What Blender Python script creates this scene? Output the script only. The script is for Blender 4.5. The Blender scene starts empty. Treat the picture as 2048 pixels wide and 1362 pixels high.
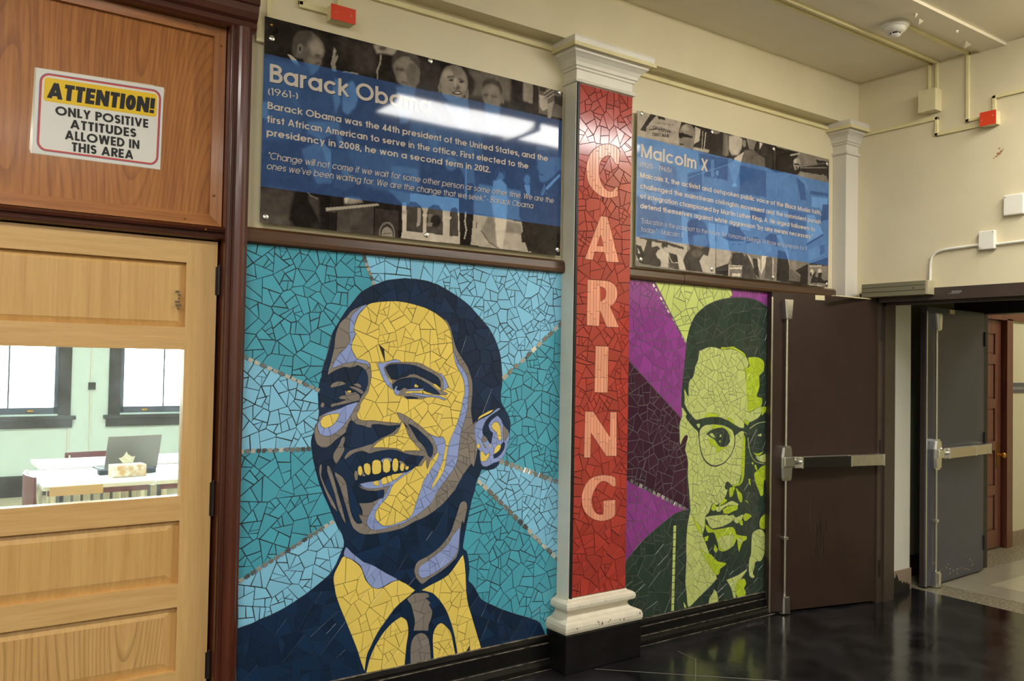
import bpy, bmesh, math, random
import numpy as np
from mathutils import Vector, Matrix
from mathutils.geometry import delaunay_2d_cdt
random.seed(7)
SC = bpy.context.scene
COL = SC.collection
# ---------------------------------------------------------------- camera
FPX = 1699.4
YAW, PITCH, ROLL = math.radians(35.457), math.radians(1.4515), math.radians(1.0284)
_f = np.array([math.sin(YAW)*math.cos(PITCH), math.cos(YAW)*math.cos(PITCH), math.sin(PITCH)])
_r = np.array([math.cos(YAW), -math.sin(YAW), 0.0]); _u = np.cross(_r, _f)
_R = _r*math.cos(ROLL)+_u*math.sin(ROLL); _U = -_r*math.sin(ROLL)+_u*math.cos(ROLL)
EYE = np.array([0.0, -3.4, 1.522])
cam = bpy.data.cameras.new('camera'); cam.lens = FPX/2048*36; cam.sensor_width = 36; cam.clip_start = 0.05
camo = bpy.data.objects.new('camera', cam); COL.objects.link(camo)
M4 = Matrix.Identity(4)
for i in range(3):
    M4[i][0] = _R[i]; M4[i][1] = _U[i]; M4[i][2] = -_f[i]; M4[i][3] = EYE[i]
camo.matrix_world = M4
SC.camera = camo
def at(px, py, ax, val):
    """survey: the point of the plane (axis ax = val) seen at a photo pixel"""
    d = _R*((px-1024)/FPX)-_U*((py-681)/FPX)+_f
    t = (val-EYE[ax])/d[ax]
    return EYE+d*t
# ---------------------------------------------------------------- world, exposure
w = bpy.data.worlds.new('daylight'); SC.world = w; w.use_nodes = True
w.node_tree.nodes['Background'].inputs[0].default_value = (0.86, 0.95, 1.0, 1)
w.node_tree.nodes['Background'].inputs[1].default_value = 8.0
SC.view_settings.view_transform = 'Standard'; SC.view_settings.look = 'None'
SC.view_settings.exposure = 1.55; SC.view_settings.gamma = 1.0; SC.view_settings.use_curve_mapping = False
LAMP = 11.0            # radiance of the fluorescent lenses in the hall
LAMP_FAR = 9.0         # unseen corridor lamps added to light the space beyond the steel doors
LAMP_CLASS = 24.0      # classroom lamps
# ---------------------------------------------------------------- small helpers
def srgb(r, g=None, b=None):
    if g is None: r, g, b = r
    f = lambda c: ((c/255+0.055)/1.055)**2.4 if c/255 > 0.04045 else c/255/12.92
    return (f(r), f(g), f(b), 1)
def tag(o, label=None, cat=None, group=None, kind=None):
    if label: o['label'] = label
    if cat: o['category'] = cat
    if group: o['group'] = group
    if kind: o['kind'] = kind
    return o
def empty(name, loc=(0, 0, 0), rz=0.0, label=None, cat=None, group=None, kind=None):
    o = bpy.data.objects.new(name, None); COL.objects.link(o); o.empty_display_size = 0.1
    o.location = loc; o.rotation_euler = (0, 0, rz)
    return tag(o, label, cat, group, kind)
def link(name, me, parent=None):
    o = bpy.data.objects.new(name, me); COL.objects.link(o)
    if parent is not None: o.parent = parent
    return o
class MB:
    def __init__(s): s.v = []; s.f = []; s.m = []; s.sm = []
    def add(s, vs, fs, mi=0, smooth=False):
        k = len(s.v); s.v += [tuple(map(float, p)) for p in vs]
        for f in fs: s.f.append([i+k for i in f]); s.m.append(mi); s.sm.append(smooth)
    def box(s, x0, x1, y0, y1, z0, z1, mi=0, b=0.0):
        if x0 > x1: x0, x1 = x1, x0
        if y0 > y1: y0, y1 = y1, y0
        if z0 > z1: z0, z1 = z1, z0
        if b <= 0:
            s.add([(x0,y0,z0),(x1,y0,z0),(x1,y1,z0),(x0,y1,z0),(x0,y0,z1),(x1,y0,z1),(x1,y1,z1),(x0,y1,z1)],
                  [(0,3,2,1),(4,5,6,7),(0,1,5,4),(1,2,6,5),(2,3,7,6),(3,0,4,7)], mi)
        else:
            bm = bmesh.new(); bmesh.ops.create_cube(bm, size=1)
            for v in bm.verts: v.co = Vector(((x0+x1)/2+v.co.x*(x1-x0), (y0+y1)/2+v.co.y*(y1-y0), (z0+z1)/2+v.co.z*(z1-z0)))
            b = min(b, 0.45*min(x1-x0, y1-y0, z1-z0))
            bmesh.ops.bevel(bm, geom=bm.edges[:], offset=b, segments=2, profile=0.5, affect='EDGES')
            bm.verts.index_update(); s.add([v.co for v in bm.verts], [[v.index for v in f.verts] for f in bm.faces], mi); bm.free()
        return s
    def prism(s, pts, fn, mi=0, a=0.0, b=1.0):
        """pts 2D outline; fn(u, v, t) -> 3D, extruded from t=a to t=b"""
        n = len(pts)
        vs = [fn(u, v, a) for u, v in pts]+[fn(u, v, b) for u, v in pts]
        s.add(vs, [list(range(n))[::-1], list(range(n, 2*n))]+[(i, (i+1) % n, n+(i+1) % n, n+i) for i in range(n)], mi)
        return s
    def tube(s, pts, r, n=8, mi=0, cap=True, smooth=True):
        P = [Vector(p) for p in pts]; k = len(s.v); rings = []
        up = None
        for i, p in enumerate(P):
            t = (P[min(i+1, len(P)-1)]-P[max(i-1, 0)]).normalized()
            if up is None: up = t.orthogonal().normalized()
            up = (up-t*up.dot(t)).normalized(); sd = t.cross(up)
            rr = r[i] if isinstance(r, (list, tuple)) else r
            rings.append([p+(up*math.cos(2*math.pi*j/n)+sd*math.sin(2*math.pi*j/n))*rr for j in range(n)])
        vs = [q for g in rings for q in g]; fs = []
        for i in range(len(P)-1):
            for j in range(n): fs.append((i*n+j, i*n+(j+1) % n, (i+1)*n+(j+1) % n, (i+1)*n+j))
        s.add(vs, fs, mi, smooth)
        if cap: s.add(rings[0], [tuple(range(n))[::-1]], mi); s.add(rings[-1], [tuple(range(n))], mi)
        return s
    def lathe(s, prof, c, axis='z', n=20, mi=0, sign=1):
        """prof: list of (radius, height) about the axis through c"""
        vs = []; fs = []
        for r, h in prof:
            for j in range(n):
                a = 2*math.pi*j/n; x, y = r*math.cos(a), r*math.sin(a)
                h2 = h*sign
                vs.append({'z': (c[0]+x, c[1]+y, c[2]+h2), 'y': (c[0]+x, c[1]+h2, c[2]+y), 'x': (c[0]+h2, c[1]+x, c[2]+y)}[axis])
        for i in range(len(prof)-1):
            for j in range(n): fs.append((i*n+j, i*n+(j+1) % n, (i+1)*n+(j+1) % n, (i+1)*n+j))
        s.add(vs, fs, mi, True)
        if prof[0][0] > 1e-5: s.add(vs[:n], [tuple(range(n))[::-1]], mi)
        if prof[-1][0] > 1e-5: s.add(vs[-n:], [tuple(range(n))], mi)
        return s
    def mesh(s, name, mats):
        me = bpy.data.meshes.new(name); me.from_pydata(s.v, [], s.f)
        if not isinstance(mats, (list, tuple)): mats = [mats]
        for m in mats: me.materials.append(m)
        me.polygons.foreach_set('material_index', s.m); me.polygons.foreach_set('use_smooth', s.sm)
        me.validate(); me.update()
        bm = bmesh.new(); bm.from_mesh(me); bmesh.ops.recalc_face_normals(bm, faces=bm.faces[:]); bm.to_mesh(me); bm.free()
        return me
    def build(s, name, mats, parent=None, kind=None):
        o = link(name, s.mesh(name, mats), parent)
        if kind: o['kind'] = kind
        return o
# ---------------------------------------------------------------- materials
def mat(name, col, rough=0.5, metal=0.0, var=0.0, vscale=4.0, bump=0.0, bscale=60.0, spec=0.5, coat=0.0, col2=None, stretch=None, detail=4, dist=0.0, coatr=0.05):
    m = bpy.data.materials.new(name); m.use_nodes = True; nt = m.node_tree; N = nt.nodes; L = nt.links
    p = N['Principled BSDF']; p.inputs['Roughness'].default_value = rough; p.inputs['Metallic'].default_value = metal
    p.inputs['Specular IOR Level'].default_value = spec; p.inputs['Coat Weight'].default_value = coat; p.inputs['Coat Roughness'].default_value = coatr
    c = srgb(col); p.inputs['Base Color'].default_value = c
    tc = N.new('ShaderNodeTexCoord'); mp = N.new('ShaderNodeMapping'); L.new(tc.outputs['Object'], mp.inputs[0])
    if stretch: mp.inputs['Scale'].default_value = stretch
    if var > 0 or col2:
        n = N.new('ShaderNodeTexNoise'); n.inputs['Scale'].default_value = vscale; n.inputs['Detail'].default_value = detail; n.inputs['Distortion'].default_value = dist
        L.new(mp.outputs[0], n.inputs['Vector']); r = N.new('ShaderNodeValToRGB'); L.new(n.outputs[0], r.inputs[0])
        if col2: a, b = c, srgb(col2)
        else: a = tuple(x*(1-var) for x in c[:3])+(1,); b = tuple(min(1, x*(1+var)) for x in c[:3])+(1,)
        r.color_ramp.elements[0].color = a; r.color_ramp.elements[1].color = b
        r.color_ramp.elements[0].position = 0.35; r.color_ramp.elements[1].position = 0.65
        L.new(r.outputs[0], p.inputs['Base Color'])
    if bump > 0:
        n = N.new('ShaderNodeTexNoise'); n.inputs['Scale'].default_value = bscale; n.inputs['Detail'].default_value = 3
        L.new(mp.outputs[0], n.inputs['Vector']); b = N.new('ShaderNodeBump'); b.inputs['Strength'].default_value = bump; b.inputs['Distance'].default_value = 0.01
        L.new(n.outputs[0], b.inputs['Height']); L.new(b.outputs[0], p.inputs['Normal'])
    return m
def wood(name, base, dark, rough=0.35, horiz=False, cathedral=False, coat=0.3, streak=34.0, contrast=1.0):
    m = bpy.data.materials.new(name); m.use_nodes = True; nt = m.node_tree; N = nt.nodes; L = nt.links
    p = N['Principled BSDF']; p.inputs['Roughness'].default_value = rough; p.inputs['Coat Weight'].default_value = coat; p.inputs['Coat Roughness'].default_value = 0.15
    tc = N.new('ShaderNodeTexCoord'); mp = N.new('ShaderNodeMapping'); L.new(tc.outputs['Object'], mp.inputs[0])
    mp.inputs['Scale'].default_value = (0.06, 1, 1) if horiz else (1, 1, 0.05)
    n = N.new('ShaderNodeTexNoise'); n.inputs['Scale'].default_value = streak; n.inputs['Detail'].default_value = 6; n.inputs['Roughness'].default_value = 0.65
    L.new(mp.outputs[0], n.inputs['Vector'])
    r = N.new('ShaderNodeValToRGB'); L.new(n.outputs[0], r.inputs[0])
    r.color_ramp.elements[0].position = 0.30; r.color_ramp.elements[0].color = srgb(dark)
    r.color_ramp.elements[1].position = 0.30+0.35/contrast; r.color_ramp.elements[1].color = srgb(base)
    out = r.outputs[0]
    if cathedral:
        mp2 = N.new('ShaderNodeMapping'); L.new(tc.outputs['Object'], mp2.inputs[0]); mp2.inputs['Scale'].default_value = (1, 1, 0.16)
        n2 = N.new('ShaderNodeTexNoise'); n2.inputs['Scale'].default_value = 2.6; n2.inputs['Detail'].default_value = 0.5
        L.new(mp2.outputs[0], n2.inputs['Vector'])
        ml = N.new('ShaderNodeMath'); ml.operation = 'MULTIPLY'; ml.inputs[1].default_value = 46; L.new(n2.outputs[0], ml.inputs[0])
        fr = N.new('ShaderNodeMath'); fr.operation = 'FRACT'; L.new(ml.outputs[0], fr.inputs[0])
        rr = N.new('ShaderNodeValToRGB'); L.new(fr.outputs[0], rr.inputs[0])
        rr.color_ramp.elements[0].position = 0.0; rr.color_ramp.elements[0].color = (0.56, 0.48, 0.42, 1)
        rr.color_ramp.elements[1].position = 0.35; rr.color_ramp.elements[1].color = (1, 1, 1, 1)
        e = rr.color_ramp.elements.new(1.0); e.color = (0.93, 0.9, 0.88, 1)
        mx = N.new('ShaderNodeMixRGB'); mx.blend_type = 'MULTIPLY'; mx.inputs[0].default_value = 0.75
        L.new(out, mx.inputs[1]); L.new(rr.outputs[0], mx.inputs[2]); out = mx.outputs[0]
    L.new(out, p.inputs['Base Color'])
    b = N.new('ShaderNodeBump'); b.inputs['Strength'].default_value = 0.12; b.inputs['Distance'].default_value = 0.003
    L.new(n.outputs[0], b.inputs['Height']); L.new(b.outputs[0], p.inputs['Normal'])
    return m
def emit(name, col, s):
    m = bpy.data.materials.new(name); m.use_nodes = True; nt = m.node_tree; nt.nodes.remove(nt.nodes['Principled BSDF'])
    e = nt.nodes.new('ShaderNodeEmission'); e.inputs[0].default_value = col; e.inputs[1].default_value = s
    nt.links.new(e.outputs[0], nt.nodes['Material Output'].inputs[0]); return m
def glassmat(name, tint=(1, 1, 1), smudge_haze=0):
    m = bpy.data.materials.new(name); m.use_nodes = True; nt = m.node_tree; N = nt.nodes; L = nt.links
    N.remove(N['Principled BSDF'])
    t = N.new('ShaderNodeBsdfTransparent'); t.inputs[0].default_value = (*tint, 1)
    g = N.new('ShaderNodeBsdfGlossy'); g.inputs['Roughness'].default_value = 0.02
    fr = N.new('ShaderNodeFresnel'); fr.inputs[0].default_value = 1.45
    mx = N.new('ShaderNodeMixShader'); L.new(fr.outputs[0], mx.inputs[0]); L.new(t.outputs[0], mx.inputs[1]); L.new(g.outputs[0], mx.inputs[2])
    if smudge_haze > 0:  # bluish translucent veil: glass smudges plus flare haze put into the pane
        tc = N.new('ShaderNodeTexCoord'); n = N.new('ShaderNodeTexNoise'); n.inputs['Scale'].default_value = 5; n.inputs['Detail'].default_value = 5; n.inputs['Distortion'].default_value = 2.5; L.new(tc.outputs['Object'], n.inputs['Vector'])
        r = N.new('ShaderNodeMapRange'); r.inputs[1].default_value = .35; r.inputs[2].default_value = .8; r.inputs[3].default_value = smudge_haze*.6; r.inputs[4].default_value = smudge_haze*2.4; L.new(n.outputs[0], r.inputs[0])
        tl = N.new('ShaderNodeBsdfTranslucent'); tl.inputs[0].default_value = (.8, .9, 1, 1); m2 = N.new('ShaderNodeMixShader'); L.new(r.outputs[0], m2.inputs[0]); L.new(mx.outputs[0], m2.inputs[1]); L.new(tl.outputs[0], m2.inputs[2]); mx = m2
    L.new(mx.outputs[0], N['Material Output'].inputs[0]); return m
MT = dict(
 wall=mat('cream wall paint', (222,210,174), 0.42, var=0.03, vscale=3, bump=0.12, bscale=14),
 wallw=mat('white glossy wall paint', (225,222,208), 0.35, var=0.03, vscale=3, bump=0.1, bscale=14),
 pilaster=mat('white pilaster paint', (216,210,196), 0.4, var=0.02, bump=0.1, bscale=12),
 ceil=mat('ceiling paint', (236,226,200), 0.6, var=0.02, vscale=2, bump=0.15, bscale=10),
 race=mat('yellowed raceway plastic', (226,214,160), 0.42, var=0.04, vscale=9),
 beige=mat('beige box enamel', (222,210,165), 0.4, var=0.03, vscale=9),
 orange=mat('orange cover plate', (222,66,30), 0.45),
 white=mat('white enamel', (232,228,212), 0.4, var=0.03, vscale=8),
 blackp=mat('black gloss base paint', (16,15,16), 0.28, var=0.25, vscale=14, bump=0.25, bscale=22),
 scuff=mat('scuffed paint edge', (150,138,118), 0.5, col2=(40,34,30), vscale=26),
 rail=wood('brown picture rail', (92,60,34), (58,36,20), 0.3, horiz=True, coat=0.4, streak=20),
 mahog=wood('red mahogany', (98,42,20), (52,20,9), 0.34, coat=0.5, streak=26),
 mahogh=wood('red mahogany rail', (90,40,20), (48,20,10), 0.34, horiz=True, coat=0.5, streak=26),
 ply=wood('orange oak ply', (186,120,52), (150,88,32), 0.42, cathedral=True, coat=0.15, streak=60),
 plyt=wood('orange oak moulding', (178,112,50), (140,82,32), 0.4, coat=0.2, streak=60),
 plyh=wood('orange oak moulding level', (178,112,50), (140,82,32), 0.4, horiz=True, coat=0.2, streak=60),
 oak=wood('blond oak stile', (220,180,118), (204,160,98), 0.45, coat=0.1, streak=50),
 oakh=wood('blond oak rail', (220,180,118), (202,158,96), 0.45, horiz=True, coat=0.1, streak=50),
 oakp=wood('blond oak panel', (218,176,110), (200,154,90), 0.45, coat=0.1, streak=42),
 oakc=wood('blond oak figured panel', (218,176,112), (200,156,94), 0.45, cathedral=True, coat=0.1, streak=42),
 redwood=wood('red brown door wood', (122,72,56), (92,50,38), 0.35, coat=0.3),
 chrome=mat('chrome', (236,236,232), 0.2, 1.0),
 alu=mat('brushed aluminium', (226,220,206), 0.36, 1.0, var=0.06, vscale=30),
 alud=mat('dark anodised pad', (72,70,66), 0.35, 0.9),
 brass=mat('brass', (196,150,60), 0.25, 1.0),
 dark=mat('dark bronze metal', (44,38,34), 0.4, 0.3),
 black=mat('black rubber', (18,17,18), 0.5),
 brown=mat('dark brown steel door paint', (54,39,32), 0.36, var=0.10, vscale=5, bump=0.08, bscale=30),
 grey=mat('grey brown steel door paint', (74,76,88), 0.34, var=0.08, vscale=4, bump=0.08, bscale=30),
 frame=mat('steel frame paint', (66,54,46), 0.35, var=0.1, vscale=6),
 opbox=mat('bronze operator housing', (150,142,112), 0.35, 0.5),
 terr=mat('terrazzo', (84,78,62), 0.35, col2=(178,168,140), vscale=60, detail=2),
 terrb=mat('pinkish terrazzo base', (132,112,92), 0.3, col2=(164,146,122), vscale=90, detail=2),
 tilef=mat('pale floor tile', (196,188,162), 0.2, var=0.04, vscale=8),
 tileg=mat('greyer floor tile', (168,160,140), 0.2, var=0.04, vscale=8),
 far=mat('corridor wall paint', (214,208,176), 0.4),
 mint=mat('mint classroom wall', (212,226,222), 0.6),
 sign=mat('grey sign plate', (92,92,98), 0.4),
 textw=mat('white print', (206,196,184), 0.06, spec=0.3), textb=mat('black print', (16,16,18), 0.5), textg=mat('pale print', (182,182,182), 0.06, spec=0.3),
 shadowp=mat('dark print shadow', (34,38,52), 0.06),
 glass=glassmat('window glass', (0.97, 1.0, 0.985)), dglass=glassmat('smudged door glass', (0.97, 1.0, 0.985), .02),
 lamp=emit('fluorescent lens', (1.0, 0.972, 0.92, 1), LAMP), lampf=emit('corridor lens', (1.0, 0.95, 0.8, 1), LAMP_FAR), lampc=emit('classroom lens', (0.95, 1.0, 0.98, 1), LAMP_CLASS),
 grout=mat('dark grout', (40,38,40), 0.8), groutb=mat('grey grout', (98,92,94), 0.8),
)
# ---------------------------------------------------------------- a geometric stroke alphabet
def arc(cx, cy, rx, ry, a0, a1, n=None):
    n = n or max(4, int(abs(a1-a0)/12))
    return [(cx+rx*math.cos(math.radians(a0+(a1-a0)*i/n)), cy+ry*math.sin(math.radians(a0+(a1-a0)*i/n))) for i in range(n+1)]
def glyph(ch, w):
    h = w/2; X = 0.74; r = X/2-h; c = X/2; D = -0.26
    O = arc(c, c, r, r, 0, 360, 28)
    S = lambda W, T, y0=0.0: [arc(W/2, y0+T*0.735-h*0.47, W/2-h, (T/2-h)/2+0.0, 25, 270)[:-1]+arc(W/2, y0+T*0.265+h*0.47, W/2-h, (T/2-h)/2, 90, -155)]
    G = {
    'a': ([O, [(X-h,0),(X-h,X)]], X), 'b': ([O, [(h,0),(h,1)]], X), 'c': ([arc(c,c,r,r,42,318)], X*0.92),
    'd': ([O, [(X-h,0),(X-h,1)]], X), 'e': ([arc(c,c,r,r,0,322), [(h,c),(X-h*0.6,c)]], X),
    'f': ([arc(0.17+h+0.06,1-h-0.12,0.12,0.12,80,180)+[(0.11+h,0)], [(0,X-h),(0.36,X-h)]], 0.36),
    'g': ([O, [(X-h,X),(X-h,-0.02)]+arc(c,-0.02,r,-D-h,0,-150)], X),
    'h': ([[(h,0),(h,1)], [(h,X-h-0.22)]+arc(0.29,X-h-0.24,0.29-h,0.24,180,0)+[(0.58-h,0)]], 0.58),
    'i': ([[(h,0),(h,X)], [(h,0.86),(h,1.0)]], w), 'j': ([[(h+.06,-.1),(h+.06,X)], [(h+.06,0.86),(h+.06,1.0)], [(0,-.2),(h+.06,-.1)]], w+.06),
    'k': ([[(h,0),(h,1)], [(h,0.3),(0.5,X)], [(0.2,0.44),(0.54,0)]], 0.55), 'l': ([[(h,0),(h,1)]], w),
    'm': ([[(h,0),(h,X)], [(h,X-h-0.2)]+arc(0.25,X-h-0.2,0.25-h,0.2,180,0)+[(0.5-h,0)], [(0.5-h,X-h-0.2)]+arc(0.75-w,X-h-0.2,0.25-h,0.2,180,0)+[(1.0-w-h,0)]], 1.0-w),
    'n': ([[(h,0),(h,X)], [(h,X-h-0.22)]+arc(0.29,X-h-0.24,0.29-h,0.24,180,0)+[(0.58-h,0)]], 0.58),
    'o': ([O], X), 'p': ([O, [(h,D),(h,X)]], X), 'q': ([O, [(X-h,D),(X-h,X)]], X),
    'r': ([[(h,0),(h,X)], arc(0.3,X-h-0.2,0.3-h,0.2,180,80)], 0.33), 's': (S(0.48,X), 0.48),
    't': ([[(0.13+h,0),(0.13+h,0.96)], [(0,X-h),(0.36,X-h)]], 0.36),
    'u': ([[(h,X)]+arc(0.28,0.24+h-0.02,0.28-h,0.24-0.02,180,360)+[(0.56-h,X)], [(0.56-h,0),(0.56-h,X)]], 0.56),
    'v': ([[(h,X+.02),(0.29,-.01)], [(0.29,-.01),(0.58-h,X+.02)]], 0.58), 'w': ([[(h,X+.02),(0.25,0)], [(0.25,0),(0.44,X)], [(0.44,X),(0.63,0)], [(0.63,0),(0.88-h,X+.02)]], 0.88),
    'x': ([[(h,0),(0.52-h,X)], [(h,X),(0.52-h,0)]], 0.52), 'y': ([[(h,X+.02),(0.29,0.03)], [(0.58-h,X+.02),(0.17,D-.02)]], 0.58), 'z': ([[(0,X-h),(0.44,X-h),(0.04,h),(0.48,h)]], 0.48),
    'A': ([[(h,-.02),(0.40,1.0)], [(0.40,1.0),(0.80-h,-.02)], [(0.20,0.29),(0.60,0.29)]], 0.80),
    'B': ([[(h,0),(h,1)], [(h,1-h),(0.3,1-h)]+arc(0.3,0.76-h*.2,0.24-h*.3,0.24-h*.8,90,-90)+[(h,0.52)], [(h,0.52),(0.34,0.52)]+arc(0.34,0.26+h*.5,0.27-h*.6,0.26-h*.5,90,-90)+[(h,h)]], 0.6),
    'C': ([arc(0.5,0.5,0.5-h,0.5-h,48,312)], 0.9), 'D': ([[(h,h),(h,1-h),(0.28,1-h)]+arc(0.28,0.5,0.44-h,0.5-h,90,-90)+[(0,h)]], 0.72),
    'E': ([[(h,0),(h,1)], [(h,1-h),(0.48,1-h)], [(h,0.5),(0.46,0.5)], [(h,h),(0.48,h)]], 0.49), 'F': ([[(h,0),(h,1)], [(h,1-h),(0.46,1-h)], [(h,0.5),(0.42,0.5)]], 0.46),
    'H': ([[(h,0),(h,1)], [(0.66-h,0),(0.66-h,1)], [(h,0.5),(0.66-h,0.5)]], 0.66), 'I': ([[(h,0),(h,1)]], w),
    'J': ([[(0.42-h,1)]+arc(0.21,0.22+h,0.21-h,0.22,0,-175)], 0.42), 'K': ([[(h,0),(h,1)], [(h,0.36),(0.56,1)], [(0.22,0.54),(0.62,0)]], 0.62),
    'L': ([[(h,1),(h,h),(0.44,h)]], 0.44), 'M': ([[(h,0),(h,1)], [(h*1.15,1.02),(0.45,-.02)], [(0.45,-.02),(0.9-h*1.15,1.02)], [(0.9-h,0),(0.9-h,1)]], 0.9),
    'N': ([[(h,0),(h,1)], [(h*1.05,1.02),(0.70-h*1.05,-.02)], [(0.70-h,0),(0.70-h,1)]], 0.70), 'O': ([arc(0.5,0.5,0.5-h,0.5-h,0,360,32)], 1.0), 'P': ([[(h,0),(h,1)], [(h,1-h),(0.3,1-h)]+arc(0.3,0.72-h*.2,0.26-h*.5,0.28-h*.8,90,-90)+[(h,0.44)]], 0.56),
    'R': ([[(h,0),(h,1)], [(h,1-h),(0.3,1-h)]+arc(0.3,0.72-h*.2,0.26-h*.5,0.28-h*.8,90,-90)+[(h,0.44)], [(0.3,0.44),(0.52,0)]], 0.58),
    'S': (S(0.54,1.0), 0.54), 'T': ([[(0.25,0),(0.25,1)], [(0,1-h),(0.5,1-h)]], 0.5), 'U': ([[(h,1)]+arc(0.32,0.32,0.32-h,0.32-h,180,360)+[(0.64-h,1)]], 0.64),
    'V': ([[(h,1.02),(0.36,0)], [(0.36,0),(0.72-h,1.02)]], 0.72), 'W': ([[(h,1.02),(0.28,0)], [(0.28,0),(0.52,1.02)], [(0.52,1.02),(0.76,0)], [(0.76,0),(1.04-h,1.02)]], 1.04), 'X': ([[(h,0),(0.62-h,1)], [(h,1),(0.62-h,0)]], 0.62), 'Y': ([[(h*.8,1),(0.32,0.45),(0.64-h*.8,1)], [(0.32,0),(0.32,0.48)]], 0.64),
    '0': ([arc(0.28,0.5,0.28-h,0.5-h,0,360,28)], 0.56), '1': ([[(0.2-h,0),(0.2-h,1)], [(0,1-h),(0.2-h,1-h)]], 0.22),
    '2': ([arc(0.27,0.72,0.27-h,0.28-h,170,-30)+[(h*.6,h),(0.54,h)]], 0.54), '4': ([[(0.4,0),(0.4,0.98),(h*.8,0.24),(0.56,0.24)]], 0.56),
    '5': ([[(0.5,1-h),(0.14,1-h),(0.1,0.56)]+arc(0.26,0.33,0.27-h,0.33-h,120,-160)], 0.54), '6': ([arc(0.28,0.28,0.28-h,0.28-h,0,360,24), [(h*1.3,0.4),(0.36,1)]], 0.56),
    '8': ([arc(0.28,0.74,0.22-h*.5,0.26-h*.8,0,360,22), arc(0.28,0.27,0.28-h,0.27-h*.6,0,360,22)], 0.56), '9': ([arc(0.28,0.72,0.28-h,0.28-h,0,360,24), [(0.56-h*1.3,0.6),(0.2,0)]], 0.56),
    '.': ([[(h,0),(h,w)]], w), ',': ([[(h,w),(h*.4,-0.14)]], w), "'": ([[(h,1),(h*.8,0.74)]], w), '-': ([[(0,0.36),(0.26,0.36)]], 0.26),
    '"': ([[(h*.7,1),(h*.6,0.74)], [(h*.7+.13,1),(h*.6+.13,0.74)]], 0.2), '(': ([arc(0.5,0.42,0.5-h,0.68,140,220)], 0.2), ')': ([arc(-0.3,0.42,0.5-h,0.68,40,-40)], 0.2),
    '!': ([[(h,0.3),(h,1)], [(h,0),(h,w*.9)]], w),
    }
    return G[ch]
def strip(pl, w):
    """polyline -> list of quads of width w with mitred joints"""
    P = [np.array(p, float) for p in pl]
    P = [p for i, p in enumerate(P) if i == 0 or np.linalg.norm(p-P[i-1]) > 1e-6]
    closed = np.linalg.norm(P[0]-P[-1]) < 1e-4 and len(P) > 3
    if closed: P = P[:-1]
    n = len(P); Ls = []; Rs = []
    for i in range(n):
        a = P[i-1] if (i > 0 or closed) else None; b = P[(i+1) % n] if (i < n-1 or closed) else None
        d1 = (P[i]-a)/np.linalg.norm(P[i]-a) if a is not None else None; d2 = (b-P[i])/np.linalg.norm(b-P[i]) if b is not None else None
        if d1 is None: d1 = d2
        if d2 is None: d2 = d1
        t = d1+d2; l = np.linalg.norm(t); t = t/l if l > 1e-6 else d1
        nn = np.array([-t[1], t[0]]); k = 1/max(0.42, float(nn@np.array([-d1[1], d1[0]])))
        Ls.append(P[i]+nn*w/2*k); Rs.append(P[i]-nn*w/2*k)
    m = n if closed else n-1
    return [[Ls[i], Rs[i], Rs[(i+1) % n], Ls[(i+1) % n]] for i in range(m)]
def unkink(pl, w):
    """break a stroke at sharp corners; the pieces overlap and are trimmed at the cap and base lines"""
    P = [np.array(p, float) for p in pl]; out = []; cur = [P[0]]
    for i in range(1, len(P)):
        cur.append(P[i])
        if i < len(P)-1:
            d1 = P[i]-P[i-1]; d2 = P[i+1]-P[i]; l1, l2 = np.linalg.norm(d1), np.linalg.norm(d2)
            if l1 > 1e-6 and l2 > 1e-6 and (d1@d2)/(l1*l2) < -0.25:
                cur[-1] = P[i]+d1/l1*w*0.35; out.append(cur); cur = [P[i]-d2/l2*w*0.35]
    out.append(cur)
    return out
def textlayout(s, w, gap=0.09, space=0.34):
    x = 0; out = []
    for ch in s:
        if ch == ' ': x += space; continue
        st, adv = glyph(ch, w)
        hi = 1.0 if (ch in 'bdfhijklt()!"\'' or not ch.islower()) else 0.74; lo = -0.26 if ch in 'gjpqy' else (-0.3 if ch in '(),' else 0.0)
        out += [([(px+x, py) for px, py in q], lo, hi) for p in st for q in unkink(p, w)]; x += adv+gap
    return out, x-gap
def text_on(name, s, p0, p1, cap, w, fn, material, parent, shear=0.0, gap=0.09, space=0.34, off=0.0):
    """letters laid between the plane points p0 (start of baseline) and p1 (its end)"""
    st, W = textlayout(s, w, gap, space)
    p0 = np.array(p0, float); p1 = np.array(p1, float); d = p1-p0; L = np.linalg.norm(d); d = d/L; u = np.array([-d[1], d[0]])
    sx = L/W; mb = MB()
    k = 0
    for pl, lo_, hi_ in st:
        for q in strip(pl, w):
            q = [(x, min(hi_, max(lo_, y))) for x, y in q]
            k = (k+1) % 24; dy = -k*9e-6        # overlapping strokes must not share a plane
            mb.add([(lambda t: (t[0], t[1]+dy, t[2]))(fn(*(p0+d*((x+y*shear*cap/sx)*sx)+u*(y*cap)))) for x, y in q], [(0, 1, 2, 3)])
    me = bpy.data.meshes.new(name); me.from_pydata(mb.v, [], mb.f); me.materials.append(material); me.update()
    return link(name, me, parent)
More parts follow.
